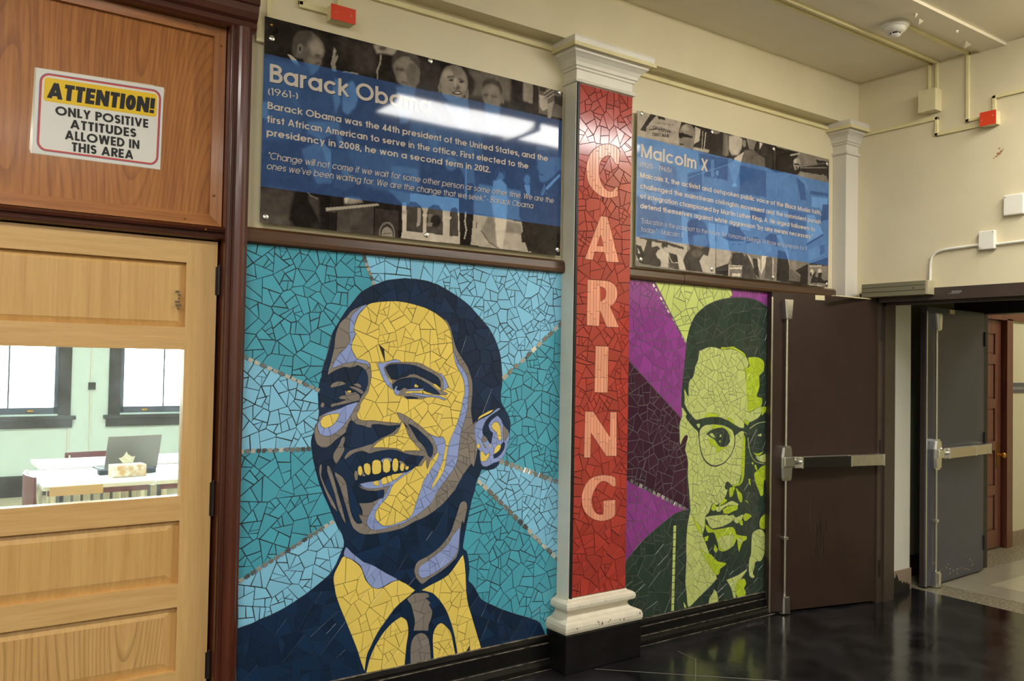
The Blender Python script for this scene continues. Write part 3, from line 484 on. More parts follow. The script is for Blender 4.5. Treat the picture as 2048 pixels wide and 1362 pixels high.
# poster paintings: shade blur shape   (o = ellipse cx,cy rx,ry ; p = outline ; l width = line)
PAINT_A = '''
.11 0 p P 480,0 1200,0 1200,600 480,600
.2 30 o a 910,450 60,200
.24 20 p a 1000,430 1200,430 1230,740 1000,700
.40 6 p a 420,420 430,360 470,315 540,298 610,315 670,360 712,420 728,490 722,540 700,570 700,630 680,640 640,700 590,740 540,660 520,580 440,560 410,500
.30 8 p a 418,450 428,360 470,312 540,296 610,315 600,360 560,400 545,470 500,430 470,440 440,560 415,520
.58 12 p a 570,430 640,370 700,420 722,500 690,560 650,520 610,560 590,500
.48 8 p a 560,560 620,560 690,590 660,680 600,730 570,640
.5 4 o a 485,475 26,50
.2 4 o a 488,475 10,26
0.22 6 l 9 a 635,540 690,545
0.20 6 l 9 a 630,625 680,610
.78 3 p a 365,528 400,538 455,585 525,715 490,690 420,610
.6 4 p a 815,460 840,490 828,560 850,530 858,560 830,620 842,700 802,690 785,620 800,560
.66 7 p a 1198,440 1245,420 1345,440 1440,480 1400,540 1300,525 1230,522
.35 5 o a 1290,470 40,18
.6 3 l 12 a 1275,530 1265,620 1240,680 1240,770
.48 6 p a 1382,640 1400,560 1450,530 1600,550 1650,620 1654,800 1600,860 1500,850 1430,800
.56 10 o a 1510,610 90,50
.56 8 o a 1500,760 60,60
.29 7 p a 1378,640 1385,560 1430,500 1520,478 1620,520 1660,600 1650,650 1600,560 1500,540 1430,575
0.23 7 l 12 a 1420,670 1490,680
0.23 7 l 12 a 1540,690 1600,695
0.28 7 l 9 a 1470,800 1540,812
.42 5 o b 20,430 55,110
.29 5 p b 0,235 60,265 100,350 92,410 72,350 20,300 0,290
.46 4 o b 88,420 14,48
.2 20 p b 110,300 300,330 280,560 110,530
.42 14 p b 560,370 990,470 980,700 560,640
.16 10 p b 540,380 640,500 600,640 540,600
.60 5 o b 425,520 138,178
.50 8 o b 420,400 95,58
.70 10 o b 370,430 50,50
.66 8 o b 510,560 30,60
0.26 6 l 12 b 360,460 430,455
0.26 6 l 12 b 475,475 525,500
.25 3 o b 400,488 22,12
.25 3 o b 500,505 20,12
.38 5 o b 455,560 34,20
.22 3 o b 460,612 50,19
.82 3 o b 462,610 38,8
.5 6 l 12 b 390,560 400,620 430,650
.5 6 l 12 b 530,590 520,630 500,655
.72 6 o b 440,520 12,50
.5 4 o b 290,560 18,48
.5 4 o b 556,620 18,48
.50 5 o b 805,620 105,150
.56 10 o b 790,580 70,40
.27 6 p b 700,560 715,500 750,475 810,468 880,510 905,600 890,640 860,550 800,520 740,530
0.26 6 l 10 b 715,628 762,636
0.26 6 l 10 b 795,645 848,652
.46 4 o b 905,680 14,40
.14 6 p b 985,460 1098,490 1098,680 1000,650
.58 6 p b 1100,492 1198,520 1195,720 1100,690
.16 4 p b 1200,520 1250,532 1240,780 1195,770
.4 4 p b 1250,535 1480,590 1480,860 1250,810
.72 3 p b 1255,630 1330,650 1345,760 1290,790 1262,740
.2 3 p b 1260,535 1330,560 1310,600 1260,590
.7 2 l 9 b 1300,620 1390,560
.7 2 l 9 b 1310,650 1400,590
.7 2 l 9 b 1320,680 1405,620
0.31 5 l 7 b 1305,635 1395,575
0.31 5 l 7 b 1315,665 1402,605
.2 4 p b 1400,640 1480,650 1480,740 1410,720
.62 3 p b 1340,720 1400,690 1370,860 1340,850
.3 9 p a 130,560 560,640 700,1300 600,1362 130,1362
.18 9 p a 480,820 900,800 870,1362 500,1362
.62 5 p a 895,1000 905,900 940,810 1000,785 1045,870 1050,960 1030,1040 950,1120 900,1080
.52 5 p a 820,760 890,790 880,1000 830,1110 800,900
0.31 6 l 6 a 930,870 920,980
0.31 6 l 6 a 965,850 950,990
.6 4 p a 895,690 1050,710 1055,725 900,705
.5 6 p a 1420,840 1620,840 1540,1200 1460,1200
.6 5 p a 110,980 180,990 175,1170 110,1140
.45 8 p a 560,1180 860,1180 880,1260 700,1362 560,1300
.5 6 p b 260,590 340,700 560,650 600,960 480,960
.5 8 p b 720,730 880,740 860,1000 780,1020
.3 12 p b 0,850 700,1000 700,1362 0,1200
.45 8 p b 180,960 240,960 300,1180 180,1180
.42 8 o b 570,1170 50,70
.45 7 o b 400,1300 60,70
.45 12 p b 1230,1130 1480,1180 1480,1362 1240,1362
.42 8 p c 540,200 700,130 850,200 860,560 700,560 560,300
.6 4 p c 720,60 760,110 850,240 850,460 830,440 800,330 740,150
.5 6 p c 900,30 960,60 1000,200 930,180
.58 4 p c 1120,300 1180,210 1290,240 1210,350
.22 8 p c 860,200 1100,230 1230,480 1000,640 880,600
.5 5 o c 1000,440 40,40
.3 10 p c 1000,150 1781,260 1781,700 1200,600
.5 6 p c 1480,370 1760,410 1760,600 1480,570
.35 5 o c 1640,510 60,60
.5 8 p c 1440,620 1781,680 1781,800 1600,780
.26 10 p c 100,590 500,620 440,780 420,940 470,1010 100,980
.34 16 p c 100,880 420,900 420,1010 100,980
.07 5 p c 470,640 860,690 855,1055 480,1015 465,965 412,940 440,800
.24 7 p c 600,680 720,700 740,1000 700,900 620,760
.5 3 l 8 c 600,650 640,690 710,720
.12 3 p c 840,560 860,560 858,1050 835,1050
.70 2 p c 790,815 1345,768 1350,792 800,850
.3 3 p c 780,850 1300,800 1300,830 905,870
.62 5 p c 985,730 1010,705 1040,705 1150,712 1192,760 1050,778 985,775
.8 3 p c 985,720 1010,702 1045,712 1000,775
.28 3 p c 905,860 1300,820 1300,1100 905,1062
.32 8 p c 1040,850 1170,860 1170,1000 1050,990
.22 3 p c 1305,820 1552,850 1552,1125 1305,1098
.05 1 l 9 c 905,850 903,1062
.05 1 l 9 c 1303,820 1300,1100
.5 3 o c 1435,1085 85,125
.22 2 o c 1435,1085 70,100
.6 2 o c 1435,1095 58,80
.3 2 l 6 c 1380,1090 1480,1080
.84 2 p c 1594,760 1640,765 1640,1060 1781,1080 1781,1165 1580,1140 1594,1060
.72 2 p c 1590,840 1650,850 1650,880 1590,880
.28 3 p c 1645,790 1690,755 1740,755 1781,790 1781,1075 1645,1055
.62 2 p c 1745,850 1781,800 1781,1020 1740,1000
.8 2 p d 0,420 485,470 485,915 0,875
.28 2 p d 0,500 60,510 110,550 128,600 125,808 0,790
.66 2 p d 75,560 110,565 100,730 65,750
.3 2 p d 165,610 180,560 230,530 280,540 318,590 320,832 160,802
.5 3 p d 180,620 230,630 200,720 175,700
.12 8 o d 250,690 50,60
.55 3 p d 170,700 220,710 210,745 165,740
.3 2 p d 388,620 400,570 440,555 465,580 470,842 385,835
.84 1 p d 125,620 170,625 170,648 125,645
.84 1 p d 320,640 402,650 400,675 320,670
.12 4 p d 470,300 640,320 615,640 600,930 488,915 478,600
.4 8 p d 480,160 620,160 640,320 560,330
.66 3 l 18 d 545,180 545,480
.72 2 l 12 d 542,600 535,700 548,780 530,865
.55 8 p d 620,320 1100,400 1180,700 620,620
.72 4 p d 620,620 1090,700 1100,820 1180,1000 590,925
.55 8 p d 940,690 1080,720 1090,820 930,800
.5 5 o d 880,240 45,60
.15 4 p d 835,250 840,190 880,175 915,200 920,280 905,230 870,210 850,270
.8 5 p d 810,300 880,280 940,340 940,430 800,420
.88 5 p d 790,430 950,440 945,600 930,760 900,965 850,950 815,700
.55 6 p d 760,640 825,660 840,940 770,900 690,780 720,720
.25 3 l 6 d 690,780 770,900 860,955
.16 8 p d 640,210 680,220 660,400 625,420
.4 3 l 9 d 650,700 645,760
.14 6 p d 1080,360 1200,300 1240,500 1230,720 1150,760 1060,650
.55 5 o d 1140,290 32,50
.78 4 p d 1110,340 1165,340 1170,450 1140,440
.12 4 p d 1085,690 1470,745 1465,1022 1205,1000 1198,800 1148,788 1175,990 1150,990 1120,900 1090,900 1080,820 1100,790
.48 6 p d 1240,60 1450,80 1460,180 1400,260 1300,320 1260,300 1250,180
.2 6 p d 1230,0 1480,0 1480,70 1240,60
.42 4 o d 1420,190 18,36
.2 3 o d 1280,240 20,8
.78 3 p d 1318,365 1450,232 1465,250 1330,395
.5 3 p d 1270,430 1310,320 1320,400 1290,450
.6 2 o d 1330,425 8,8
'''
PAINT_B = '''
.5 0 p P 1240,180 1700,180 1700,620 1240,620
.70 3 p e 150,100 780,250 780,700 150,560
.16 2 p e 205,410 360,172 530,210 550,272 460,260 430,205 340,310 290,370 290,430
.62 3 p e 285,400 340,350 420,350 430,400 350,430 300,480
.2 3 l 12 e 335,405 430,395
.30 1 l 5 e 420,310 660,340
.20 1 l 9 e 455,400 470,400
.20 1 l 9 e 485,395 485,440
.15 1 l 9 e 430,370 425,400
.24 1 l 8 e 460,390 462,445
.24 1 l 8 e 460,392 480,396
.24 1 l 8 e 495,398 497,448
.24 1 l 8 e 520,402 522,448
.24 1 l 8 e 520,402 540,406
.24 1 l 8 e 550,408 552,452
.24 1 l 8 e 580,412 582,456
.24 1 l 8 e 608,418 610,460
.24 1 l 8 e 640,425 640,460
.24 1 l 8 e 675,430 675,462
.24 1 l 8 e 378,445 380,495
.24 1 l 8 e 400,495 408,450
.24 1 l 8 e 408,450 420,498
.24 1 l 8 e 432,455 434,500
.24 1 l 8 e 505,460 512,505
.24 1 l 8 e 512,505 524,465
.24 1 l 8 e 545,470 545,510
.24 1 l 8 e 580,470 580,512
.14 4 p e 775,275 1566,480 1566,820 1350,780 920,680 740,640 730,440
.52 5 p e 735,520 740,420 770,360 830,325 900,335 950,400 960,480 950,560 930,640 870,700 780,720 735,640
.66 8 p e 780,350 850,330 880,400 800,430 770,410
.5 6 p e 790,560 930,560 870,690 780,700
.08 2 p e 735,440 790,450 850,470 925,500 925,520 840,510 790,500 760,530 735,500
.2 3 p e 745,590 800,600 795,620 745,615
.75 5 p e 950,360 1030,400 1010,560 940,600 960,470
.7 4 p e 920,640 1150,680 1140,720 920,680
.68 2 l 12 e 1045,680 1060,420
.8 2 l 14 e 1075,670 1100,440
.1 2 l 12 e 1060,640 1075,430
.5 4 o e 1250,430 50,34
.4 7 p e 1340,440 1420,470 1400,760 1330,760
.74 10 o e 1490,610 92,160
.8 10 p e 1500,760 1566,760 1566,840 1490,820
.58 8 p e 160,500 700,600 1000,700 1000,1000 160,900
.35 10 p e 480,850 700,900 700,1200 500,1200
.6 6 p e 160,950 260,1000 260,1300 160,1362
.18 9 p e 1000,720 1400,800 1400,1100 1040,1030
.5 4 p e 1170,810 1210,810 1220,1050 1170,1050
.62 3 o e 1255,995 24,40
.6 3 l 16 e 1245,1040 1210,1160
.52 5 p e 1200,1180 1290,1070 1340,1090 1370,1210 1280,1280 1220,1260
.5 3 p e 1450,880 1500,880 1490,1050 1450,1040
.68 3 o e 1490,1170 30,50
.6 8 p e 720,1000 1000,900 1100,860 1060,1150 800,1200
.25 8 p e 850,1000 1050,960 1050,1250 850,1250
.62 2 l 8 e 720,1110 1000,1010 1400,880
.16 4 p f 0,160 700,340 700,700 540,640 230,570 0,500
.5 10 p f 0,180 40,200 50,480 0,500
.76 8 p f 50,210 180,210 240,260 230,380 180,480 90,480 50,400
.6 4 o f 262,320 22,50
.8 5 p f 125,520 262,430 225,600 130,560
.40 4 p f 265,410 400,410 470,480 545,520 545,1000 220,980 180,700
.5 4 p f 290,250 430,290 390,410 330,400
.8 3 p f 470,300 515,320 470,405
.25 4 l 6 f 300,470 270,900
.25 4 l 6 f 380,470 340,900
.3 4 l 6 f 440,500 470,900
.66 4 p f 40,600 120,560 220,600 150,850 120,900
.85 3 o f 128,930 34,70
.14 5 p f 550,340 1000,440 940,700 700,720 550,640
.26 4 l 10 f 625,370 625,650
.4 3 l 8 f 680,380 680,680
.10 3 p f 680,380 980,450 940,740 690,690
.7 3 l 22 f 890,480 1020,455
.5 5 p f 1020,500 1240,540 1400,590 1400,650 1020,620
.12 3 p f 1240,540 1410,570 1410,850 1380,760 1020,700 1030,640 1260,610
.5 3 l 14 f 1030,650 1390,650
.42 3 l 10 f 1030,610 1390,590
.55 3 p f 1020,720 1150,730 1150,800 1020,770
.6 1 l 12 f 1155,730 1160,800
.55 1 l 9 f 1185,735 1180,800
.55 1 l 9 f 1185,735 1210,800
.55 1 l 9 f 1230,740 1232,800
.55 1 l 9 f 1255,745 1258,800
.55 1 l 9 f 1290,745 1292,805
.55 1 l 9 f 1320,750 1345,745
.55 1 l 9 f 1320,780 1350,785
.55 1 l 9 f 1320,805 1350,805
.62 3 o f 980,600 48,88
.75 4 o f 960,560 28,30
.12 3 p f 940,590 1010,595 1010,615 940,612
.3 3 o f 975,650 14,20
.1 4 p f 1000,660 1025,600 1025,700 990,745 920,740 930,700
.45 8 p f 0,900 700,950 1400,1000 1400,1362 0,1362
.22 6 p f 200,620 560,700 560,1050 200,1000
.6 2 l 9 f 700,1060 700,860 740,800 900,740
.5 3 p f 850,820 940,760 1000,780 1020,1100 860,1080 800,1030
.2 5 p f 970,780 1080,870 1110,1100 1030,1080
.62 4 p f 1000,760 1110,850 1150,1000 1100,900
.5 6 p f 700,1080 850,960 870,1080 1060,1130 1040,1180 700,1150
.2 4 p f 1160,960 1400,1000 1400,1040 1160,1010
.5 8 p f 1150,810 1400,850 1400,940 1160,920
.74 4 p f 1180,1040 1400,1070 1360,1300 1300,1200 1180,1180
.16 4 p f 1340,1190 1390,1180 1400,1362 1340,1362
.66 6 p g 150,0 500,60 480,400 150,600
.3 10 p g 160,80 560,200 560,500 160,640
.4 10 p g 540,180 780,240 780,700 560,680
.7 3 p g 770,340 860,380 860,740 780,760
.64 3 p g 320,60 400,20 500,110 400,220
.14 3 l 10 g 540,210 1000,290
.14 3 l 14 g 600,240 1000,310
.72 2 p g 150,640 760,720 850,760 830,960 700,1000 150,960
.22 4 p g 200,640 560,700 800,780 800,810 640,770 560,730 440,720 360,690 200,660
.20 2 p g 310,660 370,680 360,780 440,760 480,800 430,850 480,960 500,1050 250,1010 230,900 260,820
.12 2 p g 150,745 220,760 260,870 250,1010 200,990 150,880
.8 2 p g 175,790 210,870 175,865
.78 2 p g 420,870 450,820 500,800 560,860 600,860 580,1060 480,1045 500,960 440,920
.3 3 o g 540,760 44,44
.12 2 p g 500,720 590,720 590,745 560,770 500,760
.7 3 o g 550,800 26,24
.15 2 p g 590,850 700,880 740,980 600,990
.74 2 l 12 g 580,830 620,950 710,1070
.74 2 l 12 g 630,960 650,1065
.8 3 p g 710,890 740,880 830,1010 840,1090 740,1080
.3 3 p g 600,990 720,1000 740,1080 600,1060
.22 4 p g 850,440 900,390 1010,390 1090,450 1120,540 1120,620 1150,740 1150,790 1130,900 1070,880 1010,970 1060,1115 830,1090 790,960 830,860 890,800 860,700 850,560
.45 8 p g 930,620 1100,600 1140,740 1040,800 930,760
.35 8 o g 980,860 70,60
.10 4 p g 850,480 900,400 1000,400 980,560 900,640 860,640
.74 3 p g 1130,440 1235,470 1235,1140 1060,1115 1015,960 1070,880 1130,905 1155,800
.70 2 p g 1240,460 1430,500 1400,700 1445,900 1400,1000 1240,1055
.1 1 l 9 g 1235,440 1235,1140
.18 4 p g 1240,1060 1420,1000 1410,1170 1240,1145
.25 4 p g 1320,640 1400,600 1410,480 1566,500 1566,700 1420,700
.5 5 p g 1410,690 1566,720 1566,860 1440,860
.22 5 p g 1440,860 1566,860 1566,1010 1450,1010
.60 2 p h 0,0 80,60 80,340 0,340
.2 5 p h 0,540 60,560 40,440 60,370 180,360 240,440 270,470 260,560 60,560
.52 5 p h 60,560 260,570 240,720 160,870 90,800
.2 3 l 10 h 90,600 140,605
.2 3 l 10 h 175,605 220,600
.7 3 p h 0,670 70,680 85,760 40,860 0,880
.7 6 p h 80,60 340,120 350,420 230,400 180,340 80,330
.2 6 p h 100,720 240,720 330,900 300,1060 230,1060 230,900 90,880
.55 5 p h 290,580 400,560 520,600 500,740 400,760 300,720
.25 5 p h 280,520 420,500 520,560 400,560 290,600
.28 3 p h 230,800 300,740 400,960 440,1080 230,1050
.8 2 p h 300,730 350,780 400,950 370,880
.2 2 p h 375,790 440,800 470,1070 400,1000
.82 2 p h 440,780 480,820 485,1000 450,900
.85 2 p h 500,755 570,770 545,900 490,1030
.35 3 p h 560,780 640,780 640,1090 540,1060
.6 5 o h 580,640 60,70
.2 5 p h 540,520 620,450 700,470 720,640 640,640
.85 2 l 20 h 655,770 652,1040
.5 4 p h 620,600 720,640 740,820 670,880
.14 5 p h 720,680 860,720 880,1000 1130,870 1130,1170 700,1100
.7 5 p h 700,480 760,480 860,700 880,880 820,700
.7 2 l 16 h 860,800 880,890
.66 1 l 9 h 935,680 935,1000
.66 1 l 9 h 962,690 955,960
.45 6 p h 900,500 1080,520 1100,700 900,700
.4 3 p h 880,900 1030,1030 1020,1110 870,1100
.5 2 l 24 h 890,920 1030,1035
.55 2 l 6 h 1060,860 980,950
.55 2 l 6 h 880,1080 870,960 900,880
.6 3 p h 560,120 860,150 870,380 560,330
.7 3 p h 620,180 760,260 760,360 610,330
.25 6 p h 340,140 560,180 540,260 350,250
.3 6 p h 860,130 1100,180 1100,520 870,480
.72 3 p h 1120,200 1220,210 1340,460 1120,580
.12 2 l 22 h 1110,610 1340,470
.5 3 l 12 h 1120,640 1350,540
.6 3 p h 1130,680 1360,580 1370,740 1140,840
.3 3 p h 1290,620 1360,600 1360,720 1290,760
.14 3 p h 1140,870 1400,780 1400,900 1140,880
.15 4 p h 1330,60 1410,60 1410,250 1300,300
.5 2 p h 1135,880 1310,885 1330,920 1400,940 1405,1195 1135,1165
.8 1 l 22 h 1150,905 1310,900
.2 1 l 5 h 1155,905 1305,900
.82 2 o h 1180,980 26,40
.15 2 o h 1170,1010 12,30
.15 3 p h 1200,1010 1240,960 1230,1040 1300,1080 1320,1130 1160,1130
.82 2 o h 1290,970 26,36
.12 2 p h 1270,990 1320,990 1310,1060 1350,1100 1400,1090 1400,1150 1260,1120
.85 1 l 18 h 1150,1160 1230,1172
.85 1 l 18 h 1260,1165 1320,1180
.8 2 p h 45,880 65,880 60,1040 45,1035
.7 2 p h 45,885 240,890 240,910 45,905
.86 1 p h 65,920 230,915 230,940 65,940
.86 1 p h 95,1000 210,1000 210,1040 95,1040
'''
# ---------------------------------------------------------------- outlines -> wall coordinates
def parse(line_pts, plane):
    """-> list of (x, z, corner?) on the wall plane y = plane"""
    z = None; out = []
    for t in line_pts.split():
        if t in CROP: z = CROP[t]; continue
        c = t.endswith('*'); x, y = t.rstrip('*').split(',')
        p = at(z[0]+float(x)/z[2], z[1]+float(y)/z[2], 1, plane); out.append((p[0], p[2], c))
    return out
def curve(pts, smooth, step=0.012):
    if not smooth: return [(a, b) for a, b, c in pts]
    n = len(pts); P = [np.array(p[:2]) for p in pts]; out = []
    for i in range(n):
        p0, p1, p2, p3 = P[i-1], P[i], P[(i+1) % n], P[(i+2) % n]
        if pts[i][2]: p0 = p1-(p2-p1)
        if pts[(i+1) % n][2]: p3 = p2+(p2-p1)
        L = np.linalg.norm(p2-p1); k = max(1, min(6, int(L/step)))
        if pts[i][2] and pts[(i+1) % n][2]: k = 1
        m1 = (p2-p0)*0.42; m2 = (p3-p1)*0.42
        for m, lim in ((m1, L), (m2, L)):
            l = np.linalg.norm(m)
            if l > lim*0.9: m *= lim*0.9/l
        for j in range(k):
            t = j/k; t2 = t*t; t3 = t2*t
            out.append(tuple((2*t3-3*t2+1)*p1+(t3-2*t2+t)*m1+(-2*t3+3*t2)*p2+(t3-t2)*m2))
    return out
def inside(poly, X, Y):
    r = np.zeros(X.shape, bool); n = len(poly)
    for i in range(n):
        x1, y1 = poly[i]; x2, y2 = poly[(i+1) % n]
        if y1 == y2: continue
        c = ((y1 > Y) != (y2 > Y)) & (X < (x2-x1)*(Y-y1)/(y2-y1)+x1)
        r ^= c
    return r
def clip(poly, nx, ny, d):
    """keep nx*x+ny*y <= d of a convex polygon"""
    out = []; n = len(poly)
    for i in range(n):
        a = poly[i]; b = poly[(i+1) % n]; va = nx*a[0]+ny*a[1]-d; vb = nx*b[0]+ny*b[1]-d
        if va <= 0: out.append(a)
        if (va < 0) != (vb < 0) and abs(va-vb) > 1e-12:
            t = va/(va-vb); out.append((a[0]+(b[0]-a[0])*t, a[1]+(b[1]-a[1])*t))
    return out
def build_tiles(rect, layers, sizes, rng, res=0.004):
    """layers [(key, polygon)] painted in order over rect; returns [(key, outline)] of broken tiles"""
    x0, x1, z0, z1 = rect
    xs = np.arange(x0+res/2, x1, res); zs = np.arange(z0+res/2, z1, res); X, Z = np.meshgrid(xs, zs)
    keys = []; lab = np.zeros(X.shape, int)
    def kid(k):
        if k not in keys: keys.append(k)
        return keys.index(k)
    def paint(Xa, Za, lb):
        for k, p in layers:
            if k == 'base': lb[:] = kid(k); continue
            pa = np.array(p); mnx, mnz = pa.min(0); mxx, mxz = pa.max(0)
            if Xa.ndim == 2:
                i0, i1 = np.searchsorted(xs, [mnx, mxx]); j0, j1 = np.searchsorted(zs, [mnz, mxz])
                if i1 <= i0 or j1 <= j0: continue
                sub = inside(p, Xa[j0:j1, i0:i1], Za[j0:j1, i0:i1]); lb[j0:j1, i0:i1][sub] = kid(k)
            else:
                idx = np.where((Xa > mnx) & (Xa < mxx) & (Za > mnz) & (Za < mxz))[0]
                if len(idx): lb[idx[inside(p, Xa[idx], Za[idx])]] = kid(k)
        return lb
    paint(X, Z, lab)
    verts = []; edges = []
    def addpoly(p):
        k = len(verts); n = len(p); verts.extend(p); edges.extend((k+i, k+(i+1) % n) for i in range(n))
    addpoly([(x0,z0),(x1,z0),(x1,z1),(x0,z1)])
    def cliprect(p):
        for nx, ny, d in ((1,0,x1),(-1,0,-x0),(0,1,z1),(0,-1,-z0)):
            if len(p) < 3: return []
            p = clip(p, nx, ny, d)
        return p
    # outlines: open chains clipped to the rectangle segment by segment
    def seg(a, b):
        t0, t1 = 0.0, 1.0
        for n_, d_ in (((1,0),x1),((-1,0),-x0),((0,1),z1),((0,-1),-z0)):
            va = n_[0]*a[0]+n_[1]*a[1]-d_; vb = n_[0]*b[0]+n_[1]*b[1]-d_
            if va > 0 and vb > 0: return
            if va > 0: t0 = max(t0, va/(va-vb))
            elif vb > 0: t1 = min(t1, va/(va-vb))
        if t1-t0 < 1e-9: return
        k = len(verts); verts.append((a[0]+(b[0]-a[0])*t0, a[1]+(b[1]-a[1])*t0)); verts.append((a[0]+(b[0]-a[0])*t1, a[1]+(b[1]-a[1])*t1)); edges.append((k, k+1))
    for k, p in layers:
        if k == 'base': continue
        for i in range(len(p)): seg(p[i], p[(i+1) % len(p)])
    trees = {}
    for ki, k in enumerate(keys):
        s = sizes.get(k, sizes['*'])
        if s is None: trees[ki] = None; continue
        pts = np.stack([X[lab == ki], Z[lab == ki]], 1)
        if len(pts) == 0: continue
        area = len(pts)*res*res; n = max(1, int(area/(s*s*3.2)))
        seeds = pts[rng.permutation(len(pts))[:n]]+rng.uniform(-res/2, res/2, (min(n, len(pts)), 2)); n = len(seeds)
        for it in range(2):
            near = np.concatenate([np.argmin(((c[:, None]-seeds[None])**2).sum(2), 1) for c in np.array_split(pts, max(1, len(pts)*n//4000000+1))])
            if it == 0:
                for j in range(n):
                    q = pts[near == j]
                    if len(q): seeds[j] = 0.55*seeds[j]+0.45*q.mean(0)
        tr = []
        R = s*5
        for j in range(n):
            sx, sz = seeds[j]; cell = [(sx-R,sz-R),(sx+R,sz-R),(sx+R,sz+R),(sx-R,sz+R)]
            d2 = ((seeds-seeds[j])**2).sum(1); order = np.argsort(d2)[1:22]
            for o in order:
                if d2[o] > (2.9*R)**2: break
                nx, nz = seeds[o]-seeds[j]; cell = clip(cell, nx, nz, (nx*(seeds[o][0]+sx)+nz*(seeds[o][1]+sz))/2)
                if len(cell) < 3: break
            q = pts[near == j]
            def split(cl, qq, depth):
                if len(cl) < 3 or len(qq) < 4: return None
                ar = len(qq)*res*res
                thr = s*s*rng.choice([0.35, 0.8, 1.3, 1.9, 2.6], p=[.2, .25, .25, .2, .1])
                if depth > 6 or ar < thr: return None
                c0 = qq.mean(0)+rng.normal(0, s*0.12, 2); cv = np.cov((qq-c0).T)+np.eye(2)*1e-9; ev, V = np.linalg.eigh(cv)
                d = V[:, 1]; an = math.atan2(d[1], d[0])+rng.normal(0, 0.33); nx, nz = math.cos(an), math.sin(an); dd = nx*c0[0]+nz*c0[1]
                m = (qq@np.array([nx, nz])) <= dd
                if m.sum() < 3 or (~m).sum() < 3: return None
                A = clip(cl, nx, nz, dd); B = clip(cl, -nx, -nz, -dd)
                # the cut, as an edge
                ins = [p for p in A if abs(nx*p[0]+nz*p[1]-dd) < 1e-9]
                if len(ins) >= 2: seg(ins[0], ins[1])
                return (nx, nz, dd, split(A, qq[m], depth+1), split(B, qq[~m], depth+1))
            if len(cell) >= 3:
                for i in range(len(cell)): seg(cell[i], cell[(i+1) % len(cell)])
            tr.append(split(cell, q, 0))
        trees[ki] = (seeds, tr)
    V2, E2, F2, _, _, _ = delaunay_2d_cdt([Vector(v) for v in verts], edges, [], 0, 1e-6)
    V = np.array([tuple(v) for v in V2]); F = np.array([tuple(f) for f in F2 if len(f) == 3])
    cen = V[F].mean(1)
    a, b, c = V[F[:, 0]], V[F[:, 1]], V[F[:, 2]]; tar = np.abs((b[:, 0]-a[:, 0])*(c[:, 1]-a[:, 1])-(b[:, 1]-a[:, 1])*(c[:, 0]-a[:, 0]))/2
    tl = paint(cen[:, 0], cen[:, 1], np.zeros(len(F), int))
    leaf = [None]*len(F)
    for ki in range(len(keys)):
        idx = np.where(tl == ki)[0]
        if len(idx) == 0: continue
        if trees.get(ki) is None:
            for i in idx: leaf[i] = (ki,)
            continue
        seeds, tr = trees[ki]
        near = np.concatenate([np.argmin(((q[:, None]-seeds[None])**2).sum(2), 1) for q in np.array_split(cen[idx], max(1, len(idx)*len(seeds)//4000000+1))])
        for i, nj in zip(idx, near):
            path = [ki, int(nj)]; t = tr[nj]; cx, cz = cen[i]
            while t is not None:
                if t[0]*cx+t[1]*cz <= t[2]: path.append(0); t = t[3]
                else: path.append(1); t = t[4]
            leaf[i] = tuple(path)
    em = {}; par = list(range(len(F)))
    def find(i):
        while par[i] != i: par[i] = par[par[i]]; i = par[i]
        return i
    for i, f in enumerate(F):
        for j in range(3):
            e = (min(f[j], f[(j+1) % 3]), max(f[j], f[(j+1) % 3]))
            if e in em:
                o = em[e]
                if leaf[o] == leaf[i]: par[find(i)] = find(o)
            else: em[e] = i
    groups = {}
    for i in range(len(F)): groups.setdefault(find(i), []).append(i)
    tiles = []
    for g in groups.values():
        if tar[g].sum() < 1.6e-5: continue
        de = set()
        for i in g:
            f = F[i]
            if (V[f[1]][0]-V[f[0]][0])*(V[f[2]][1]-V[f[0]][1])-(V[f[1]][1]-V[f[0]][1])*(V[f[2]][0]-V[f[0]][0]) < 0: f = f[::-1]
            for j in range(3):
                e = (f[j], f[(j+1) % 3])
                if (e[1], e[0]) in de: de.remove((e[1], e[0]))
                else: de.add(e)
        nxt = {}
        for s_, e_ in de: nxt.setdefault(s_, []).append(e_)
        loops = []
        while nxt:
            s_ = next(iter(nxt)); lp = [s_]; cur = nxt[s_].pop()
            if not nxt[s_]: del nxt[s_]
            while cur != s_ and cur in nxt:
                lp.append(cur); n2 = nxt[cur].pop()
                if not nxt[cur]: del nxt[cur]
                cur = n2
            loops.append([tuple(V[i]) for i in lp])
        loops.sort(key=lambda l: -abs(area2(l)))
        tiles.append((keys[tl[g[0]]], simplify(loops[0]), [l for l in loops[1:] if abs(area2(l)) > 2e-5], tar[g].sum()))
    return tiles
def area2(p):
    return 0.5*sum(p[i][0]*p[(i+1) % len(p)][1]-p[(i+1) % len(p)][0]*p[i][1] for i in range(len(p)))
def simplify(p, eps=0.00025):
    ch = True
    while ch and len(p) > 3:
        ch = False; out = []; n = len(p); i = 0; skip = False
        for i in range(n):
            if skip: skip = False; out.append(p[i]); continue
            a = np.array(p[i-1]); b = np.array(p[i]); c = np.array(p[(i+1) % n]); d = c-a; l = math.hypot(*d)
            dist = abs(d[0]*(b[1]-a[1])-d[1]*(b[0]-a[0]))/l if l > 1e-9 else 0
            if dist < eps and n > 3: ch = True; skip = True; continue
            out.append(p[i])
        if len(out) < 3: return p
        p = out
    return p
